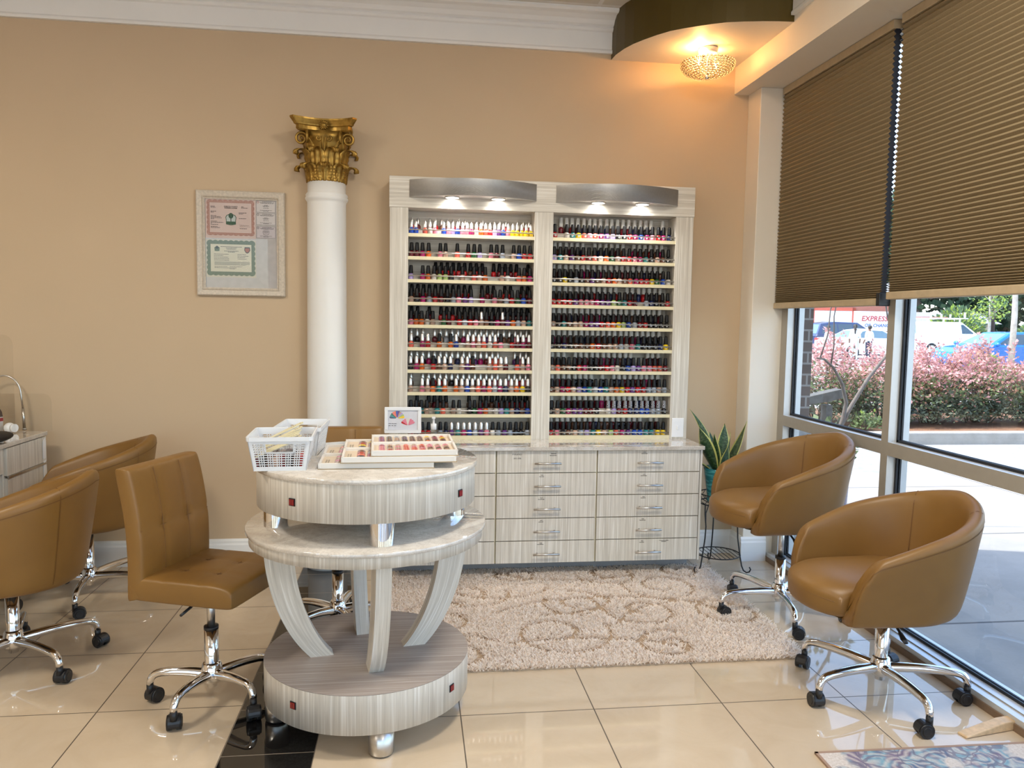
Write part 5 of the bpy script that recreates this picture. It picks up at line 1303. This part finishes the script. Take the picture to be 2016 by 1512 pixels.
# ------------------------------------------------------------------ cars
TIRE = simple('tyre', (.015, .015, .016), .8, vary=0); CGL = simple('car_glass', (.045, .07, .09), .06, coat=.3, vary=0); CGL2 = simple('car_glass_sky', (.10, .16, .20), .06, coat=.3, vary=0)
LAMPR = simple('tail_lamp', (.35, .01, .012), .2, vary=0); LAMPW = simple('head_lamp', (.75, .78, .8), .1, vary=0)
def car(name, label, x, y, rz, paint, L, Wd, lower, roof, pillars, wheels, extra=None, glass=None):
    # lower / roof: side outline (x along the car, z); front at +x
    t = thing(name, label, 'car', (x, y, GZ-.05), rz, 'cars in the parking lot')
    hw = Wd/2; wr = .33
    n = len(lower)
    m = MB(); rows = []
    for f, ins in ((-1, .10), (-.97, .03), (-.9, 0), (.9, 0), (.97, .03), (1, .10)):
        rows.append([(px*(1-ins*.25), f*hw, .22+(pz-.22)*(1-ins*.35) if pz > .23 else pz) for px, pz in lower])
    vs = [p for r_ in rows for p in r_]
    m.add(vs, [(j*n+i, j*n+(i+1) % n, (j+1)*n+(i+1) % n, (j+1)*n+i) for j in range(5) for i in range(n)]+[tuple(range(n))[::-1], tuple(range(5*n, 6*n))], 0)
    obj('body', m, paint, t, bevel=.03, angle=20)
    k = len(roof); m = MB(); top = max(z for _, z in roof); zb = min(z for _, z in roof)
    def yy(z): return hw*(.93-.22*(z-zb)/(top-zb))
    vs = [(px, -yy(pz), pz) for px, pz in roof]+[(px, yy(pz), pz) for px, pz in roof]
    m.add(vs, [(i, (i+1) % k, k+(i+1) % k, k+i) for i in range(k)]+[tuple(range(k))[::-1], tuple(range(k, 2*k))], 0)
    obj('cabin', m, paint, t, bevel=.04, angle=20)
    G = glass or CGL
    for w in pillars:     # side windows
        for s_ in (-1, 1):
            m = MB(); a = [(px, s_*(yy(pz)+.004), pz) for px, pz in w]; b = [(px, s_*(yy(pz)-.03), pz) for px, pz in w]; q = len(w)
            m.add(a+b, [tuple(range(q)), tuple(range(q, 2*q))[::-1]]+[(i, (i+1) % q, q+(i+1) % q, q+i) for i in range(q)]); obj('side_window', m, G, t)
    zs = sorted(roof, key=lambda p: p[0]); 
    for (p0, p1, nm) in ((roof[-1], roof[-2], 'windscreen'), (roof[0], roof[1], 'rear_window')):
        A, B = Vector((p0[0], 0, p0[1])), Vector((p1[0], 0, p1[1])); d = B-A; nn = Vector((d.z, 0, -d.x)).normalized()*.006
        if nn.x*(1 if nm == 'windscreen' else -1) < 0: nn = -nn
        a = A+d*.10+nn; b = A+d*.90+nn; m = MB(); ya, yb_ = yy(a.z)-.10, yy(b.z)-.10
        vs = [(a.x, -ya, a.z), (a.x, ya, a.z), (b.x, yb_, b.z), (b.x, -yb_, b.z)]; vs += [(v[0]-nn.x*4, v[1], v[2]-nn.z*4) for v in vs]
        m.add(vs, [(0, 1, 2, 3), (7, 6, 5, 4), (0, 4, 5, 1), (1, 5, 6, 2), (2, 6, 7, 3), (3, 7, 4, 0)]); obj(nm, m, CGL2, t)
    for wx in wheels:
        for s_ in (-1, 1):
            m = MB().tube([(wx, s_*(hw-.21), wr), (wx, s_*(hw+.004), wr)], wr, 24, 0); m.tube([(wx, s_*(hw), wr), (wx, s_*(hw+.012), wr)], [wr*.66, wr*.6], 20, 1); obj('wheel', m, [TIRE, STEEL], t, fix=False)
    xs = [p[0] for p in lower]; fx, bx = max(xs), min(xs)
    for s_ in (-1, 1):
        obj('headlamp', MB().box(fx-.22, fx-.03, s_*hw*.80-.16, s_*hw*.80+.16, .60, .72), LAMPW, t, bevel=.02); obj('tail_lamp', MB().box(bx+.01, bx+.16, s_*hw*.80-.17, s_*hw*.80+.17, .78, .95), LAMPR, t, bevel=.02)
        mr = MB().ball((wheels[0]-.42 if wheels[0] > 0 else wheels[1]-.42, s_*(hw+.10), lower[0][1] if False else zb+.06), (.07, .11, .075), 12, 8); obj('wing_mirror', mr, paint, t)
    if extra: extra(t, hw)
    return t
def paint(n, c, r=.25): return simple(n, c, r, .0, .5, .6, vary=0)
SED_L = [(2.30, .55), (2.28, .42), (2.20, .24), (-2.28, .24), (-2.34, .45), (-2.33, .86), (-2.20, .98), (-1.55, 1.0), (1.0, .96), (1.75, .86), (2.18, .72)]
SED_R = [(-1.62, .97), (-.95, 1.36), (-.35, 1.43), (.25, 1.40), (1.12, .94)]
SED_W = [[(-1.10, 1.0), (-.80, 1.30), (-.38, 1.355), (-.40, 1.0)], [(-.34, 1.0), (-.32, 1.355), (.22, 1.33), (.78, 1.02), (.76, .99)]]
SUV_L = [(2.36, .62), (2.34, .45), (2.25, .28), (-2.28, .28), (-2.36, .5), (-2.36, 1.02), (-2.30, 1.08), (1.05, 1.06), (1.85, .98), (2.25, .82)]
SUV_R = [(-2.28, 1.06), (-2.0, 1.66), (-1.2, 1.76), (.1, 1.73), (1.15, 1.04)]
SUV_W = [[(-2.0, 1.12), (-1.85, 1.55), (-1.1, 1.64), (-1.1, 1.12)], [(-1.04, 1.12), (-1.04, 1.64), (-.25, 1.645), (-.25, 1.12)], [(-.19, 1.12), (-.19, 1.645), (.10, 1.62), (.85, 1.12)]]
car('blue_sedan', 'bright blue sedan in the lot behind the thin pale trunk, front to the left', 20.4, 24.6, PI, paint('bright_blue_paint', (.005, .14, .55)), 4.6, 1.8, SED_L, SED_R, SED_W, (1.42, -1.38))
car('white_sedan', 'white sedan in the lot behind the three standing people', 21.7, 34.6, 0, paint('white_car_paint', (.74, .75, .76)), 4.6, 1.8, SED_L, SED_R, SED_W, (1.42, -1.38), glass=CGL2)
car('dark_blue_suv', 'dark blue sport utility car behind the white sedan', 23.4, 39.3, 0, paint('dark_blue_paint', (.02, .035, .10)), 4.8, 1.9, SUV_L, SUV_R, SUV_W, (1.45, -1.40))
car('dark_blue_suv', 'dark car just right of the brick pier, farthest left in the lot', 20.6, 43.2, 0, paint('slate_blue_paint', (.05, .075, .13)), 4.8, 1.9, SUV_L, SUV_R, SUV_W, (1.45, -1.40))
car('blue_hatchback', 'second blue car at the right window edge, behind the blue sedan', 37.2, 40.6, PI, paint('royal_blue_paint', (.008, .07, .42)), 4.8, 1.9, SUV_L, SUV_R, SUV_W, (1.45, -1.40))
VAN_L = [(2.38, .62), (2.36, .45), (2.28, .28), (-2.30, .28), (-2.38, .5), (-2.38, 1.10), (-2.34, 1.14), (1.45, 1.12), (2.05, 1.0), (2.30, .86)]
VAN_R = [(-2.34, 1.12), (-2.26, 1.78), (-2.0, 1.87), (.55, 1.86), (1.5, 1.12)]
def rack_on(t, hw):
    m = MB()
    for x in (-1.6, -.6, .4): m.box(x-.03, x+.03, -.7, .7, 2.02, 2.07); m.box(x-.03, x+.03, -.72, -.66, 1.84, 2.07); m.box(x-.03, x+.03, .66, .72, 1.84, 2.07)
    for y_ in (-.7, .7): m.box(-2.0, .9, y_-.03, y_+.03, 2.05, 2.10)
    for x in (-1.4, -.2, .7, -.75): m.box(x-.035, x+.035, -.72, -.65, 2.08, 2.42 if x in (-1.4, .7) else 2.30)
    obj('ladder_rack', m, paint('rack_white', (.74, .75, .76)), t, fix=False)
    m = MB(); m.box(-1.9, -.2, -.5, -.1, 2.08, 2.14); obj('ladder', m, simple('ladder_red', (.45, .10, .08), .5), t)
car('white_van', 'white work van with a roof ladder rack in the lot', 30.6, 41.4, 0, paint('van_white_paint', (.72, .74, .77)), 4.8, 1.95, VAN_L, VAN_R, [[(.45, 1.2), (.45, 1.72), (.60, 1.72), (1.22, 1.2)]], (1.5, -1.45), rack_on)

# ------------------------------------------------------------------ people standing in the lot
SKIN = simple('skin', (.20, .10, .06), .5, vary=0); HAIR = simple('dark_hair', (.015, .012, .011), .6, vary=0)
def person(label, x, y, h, rz, top, pants, long_hair):
    t = thing('person', label, 'person', (x, y, GZ-.05), rz, 'people standing in the lot')
    s = h/1.7; me = bpy.data.meshes.new('body')
    V = [(0, 0, .95), (0, 0, 1.12), (0, -.01, 1.32), (0, 0, 1.42), (0, 0, 1.50), (0, .01, 1.60), (0, .01, 1.68), (.10, 0, .90), (.10, -.01, .50), (.10, .01, .09), (.10, -.12, .04), (-.10, 0, .90), (-.11, -.03, .50), (-.12, .02, .09), (-.12, -.11, .04),
         (.17, 0, 1.38), (.23, .02, 1.12), (.22, -.09, .92), (.22, -.13, .84), (-.17, 0, 1.38), (-.23, .02, 1.12), (-.22, -.09, .92), (-.22, -.13, .84)]
    rad = [.125, .115, .13, .08, .052, .078, .07, .085, .06, .042, .035, .085, .06, .042, .035, .06, .042, .033, .03, .06, .042, .033, .03]
    E_ = [(0, 1), (1, 2), (2, 3), (3, 4), (4, 5), (5, 6), (0, 7), (7, 8), (8, 9), (9, 10), (0, 11), (11, 12), (12, 13), (13, 14), (3, 15), (15, 16), (16, 17), (17, 18), (3, 19), (19, 20), (20, 21), (21, 22)]
    me.from_pydata([(a*s, b*s, c*s) for a, b, c in V], E_, [])
    o = bpy.data.objects.new('body', me); COL.objects.link(o); o.parent = t; o.modifiers.new('skin', 'SKIN')
    for i, d in enumerate(me.skin_vertices[0].data): d.radius = (rad[i]*s*(1.25 if i in (0, 1, 2) else 1), rad[i]*s*(.85 if i in (0, 1, 2) else 1)); d.use_root = i == 0
    q = o.modifiers.new('sub', 'SUBSURF'); q.levels = q.render_levels = 1
    dg = bpy.context.evaluated_depsgraph_get(); nm = bpy.data.meshes.new_from_object(o.evaluated_get(dg)); bpy.data.objects.remove(o)
    for mm in (SKIN, top, pants): nm.materials.append(mm)
    for pl in nm.polygons:
        z = pl.center.z/s; pl.use_smooth = True
        pl.material_index = 1 if (.96 < z < 1.46 and (abs(pl.center.x) < .30*s and z > 1.05 or abs(pl.center.x) < .17*s)) else 2 if .08 < z <= .97 and abs(pl.center.x) < .185*s else 0
    o = obj('body', nm, [], t, fix=False)
    m = MB().ball((0, .02*s, 1.635*s), (.092*s, .10*s, .10*s), 14, 10)
    if long_hair: m.tube([(0, .07*s, 1.66*s), (0, .11*s, 1.5*s), (0, .12*s, 1.28*s)], [.085*s, .085*s, .05*s], 10, flat=.5)
    obj('hair', m, HAIR, t, fix=False)
    f = MB().ball((0, -.075*s, 1.60*s), (.014*s, .03*s, .018*s), 8, 6)
    for a in (-1, 1): f.ball((a*.03*s, -.068*s, 1.625*s), (.011*s, .01*s, .007*s), 8, 6, 1); f.ball((a*.083*s, .015*s, 1.61*s), (.012*s, .02*s, .03*s), 8, 6)
    f.ball((0, -.066*s, 1.56*s), (.024*s, .012*s, .007*s), 8, 6, 2); obj('face', f, [SKIN, HAIR, simple('lips', (.25, .07, .06), .5, vary=0)], t, fix=False)
WSH = simple('white_shirt', (.72, .73, .74), .8, vary=0); NAVY = simple('navy_trousers', (.02, .025, .05), .8, vary=0); GREY = simple('light_trousers', (.55, .56, .6), .8, vary=0)
person('person with short dark hair at the white car, leftmost of three', 18.07, 31.9, 1.52, R(20), WSH, GREY, False)
person('person with long dark hair and white top, seen from behind at the white car', 19.25, 31.8, 1.60, R(150), WSH, GREY, True)
person('person in white top and dark trousers standing at the white car, rightmost of three', 19.80, 31.6, 1.56, R(190), WSH, NAVY, False)

# ------------------------------------------------------------------ buildings and trees beyond the lot
t = thing('service_building', 'low red-brick service shop with white bays and a white EXPRESS sign', 'building', (35.5, 58, GZ-.05), R(-8))
obj('wall', MB().box(-9, 3.6, 0, 8, 0, 4.6), simple('red_brick_wall', (.36, .13, .09), .85, vary=.15, vs=30), t)
obj('fascia', MB().box(-9.2, 3.8, -.3, 8.2, 4.2, 5.0), simple('pale_fascia', (.50, .47, .45), .6), t)
for x in (-6.0, -2.2):
    d = obj('bay_door', MB().box(x-1.5, x+1.5, -.06, .02, 0, 2.75), simple('white_bay_door', (.70, .74, .76), .5), t); obj('door_surround', MB().box(x-1.75, x-1.5, -.12, .02, 0, 3.0).box(x+1.5, x+1.75, -.12, .02, 0, 3.0).box(x-1.75, x+1.75, -.12, .02, 2.75, 3.0), simple('red_surround', (.52, .10, .06), .6), d)
sg = obj('sign_board', MB().box(-.6, 2.8, -.16, -.02, 1.2, 2.75), simple('sign_white', (.72, .74, .78), .5, vary=0), t)
m = MB(); text_into(m, 'EXPRESS', .56, Matrix.Translation((1.05, -.17, 2.15)) @ RX, 0, shear=.15, bold=.012); obj('sign_lettering', m, simple('sign_red', (.45, .05, .05), .5, vary=0), sg, fix=False, label='red EXPRESS lettering')
m = MB(); text_into(m, 'OIL CHANGE', .36, Matrix.Translation((1.35, -.17, 1.62)) @ RX, 0, shear=.15, bold=.008); obj('sign_lettering', m, simple('sign_blue', (.04, .10, .35), .5, vary=0), sg, fix=False, label='blue OIL CHANGE lettering')
t = thing('gabled_house', 'low grey-roofed house behind the white van', 'building', (48.0, 66, GZ), R(-10))
obj('wall', MB().box(-6, 5, 0, 7, 0, 1.95), simple('tan_siding', (.42, .34, .28), .8), t); obj('roof', MB().prism([(-.6, 1.9), (7.6, 1.9), (3.5, 2.95)], -6.5, 5.5, 'x'), simple('grey_shingle', (.22, .22, .25), .9), t)
t = thing('utility_pole', 'dark wooden utility pole right of the white van', 'pole', (42.2, 52.0, GZ)); obj('shaft', MB().cyl((0, 0, 0), (0, 0, 10), .19, .14, 12), simple('creosote_wood', (.09, .065, .06), .9), t); obj('crossarm', MB().box(-1.2, 1.2, -.06, .06, 9, 9.15), simple('creosote_wood', (.09, .065, .06)), t)
def tree(name, label, x, y, h, r, trunk, mats, n, seed, crown0=.35, leaf=.35, bark=BARK, group='trees beyond the parking lot'):
    rg = np.random.default_rng(seed); t = thing(name, label, 'tree', (x, y, GZ-.05), 0, group); m = MB()
    m.tube([(0, 0, 0), (.05*r*.2, 0, h*.3), (-.03*r, .02, h*.6), (0, 0, h*.92)], [trunk, trunk*.85, trunk*.6, trunk*.2], 10)
    P = []; B = 14
    for i in range(B):
        a = 2*PI*i/B+rg.uniform(-.3, .3); z = h*rg.uniform(crown0, .95); q = math.sin(PI*min(1, (z/h-crown0*.6)/(1.05-crown0*.6)))
        c = (r*.62*q*math.cos(a), r*.62*q*math.sin(a), z); m.tube([(0, 0, z*.8), (c[0]*.6, c[1]*.6, z*.93), c], [trunk*.3, trunk*.2, trunk*.08], 6)
        v = rg.normal(size=(n//B, 3)); v /= np.linalg.norm(v, axis=1)[:, None]; P.append(v*(rg.random((n//B, 1))**.45)*np.array([r*.5, r*.5, h*.15])+np.array(c))
    obj('trunk', m, bark, t, fix=False); P = np.concatenate(P)
    leaf_cloud('crown', P, leaf, mats=mats, mi=(rg.random(len(P)) < .35).astype(int), seed=seed, parent=t, aspect=.8)
tree('street_tree', 'pale slender trunk in front of the blue sedan in the wide pane', 18.5, 21.9, 6.5, 1.6, .10, [TG2, LYG], 1500, 31, .5, .14, BARKP, 'planted lot trees')
tree('street_tree', 'thin young tree between the blue sedan and the far hedge', 33.5, 41.5, 6, 1.3, .09, [LYG, TG2], 1200, 32, .38, .16, BARKP, 'planted lot trees')
bgp = [(25, 75), (33, 78), (41, 80), (48, 82), (55, 79), (61, 76), (67, 72), (73, 69), (79, 65), (58, 90), (70, 84), (82, 77), (44, 95), (34, 92)]
for i, (x, y) in enumerate(bgp): tree('woodland_tree', 'tall dark green tree in the woods beyond the lot, %s from the left' % ORD(i+1) if i < 9 else 'dark green tree in the farther row of woods beyond the lot', x, y, 15+2*(i % 3), 6.2, .4, [TG1, TG2], 4200, 40+i, .12, .85)
def bush(label, x, y, w, h, seed, mats, n=900, leaf=.16):
    rg = np.random.default_rng(seed); v = rg.normal(size=(n, 3)); v /= np.linalg.norm(v, axis=1)[:, None]; v *= rg.random((n, 1))**.35; v[:, 2] = np.abs(v[:, 2])
    t = thing('green_bush', label, 'bush', (x, y, GZ-.03), 0, 'clipped bushes in the lot islands'); leaf_cloud('foliage', v*np.array([w, w*.8, h]), leaf, mats=mats, mi=(rg.random(n) < .4).astype(int), seed=seed, parent=t)
    m = MB()
    for i in range(6): m.tube([(0, 0, 0), (w*.3*math.cos(i), w*.3*math.sin(i), h*.5), (w*.5*math.cos(i), w*.5*math.sin(i), h*.75)], [.03, .02, .01], 5)
    obj('stems', m, BARK, t, fix=False)
m = MB().box(13.5, 30, 20.2, 23.4, GZ-.2, .02); struct('lot_island', m, m_conc('island_mulch', (.30, .17, .11), (.48, .32, .23), 4)); 
bush('round yellow-green bush on the lot island left of the pale trunk', 17.4, 21.6, .60, .72, 61, [LYG, TG2], 1400, .10)
bush('yellow-green bush on the lot island at the right window edge', 20.3, 21.8, .9, .62, 62, [LYG, TG2], 1600, .10)
for i, (x, y, w, h) in enumerate([(39.0, 51.5, 2.2, 3.0), (43.5, 49.0, 2.0, 1.9), (46.8, 47.0, 2.0, 1.7), (50.2, 45.0, 2.2, 1.8)]):
    bush('pale green bush in the far hedge, %s' % ('beside the utility pole, tallest', 'right of the utility pole', 'behind the blue sedan', 'behind the second blue car', 'left of the utility pole')[i], x, y, w, h, 70+i, [TG2, LYG], 2600, .3)
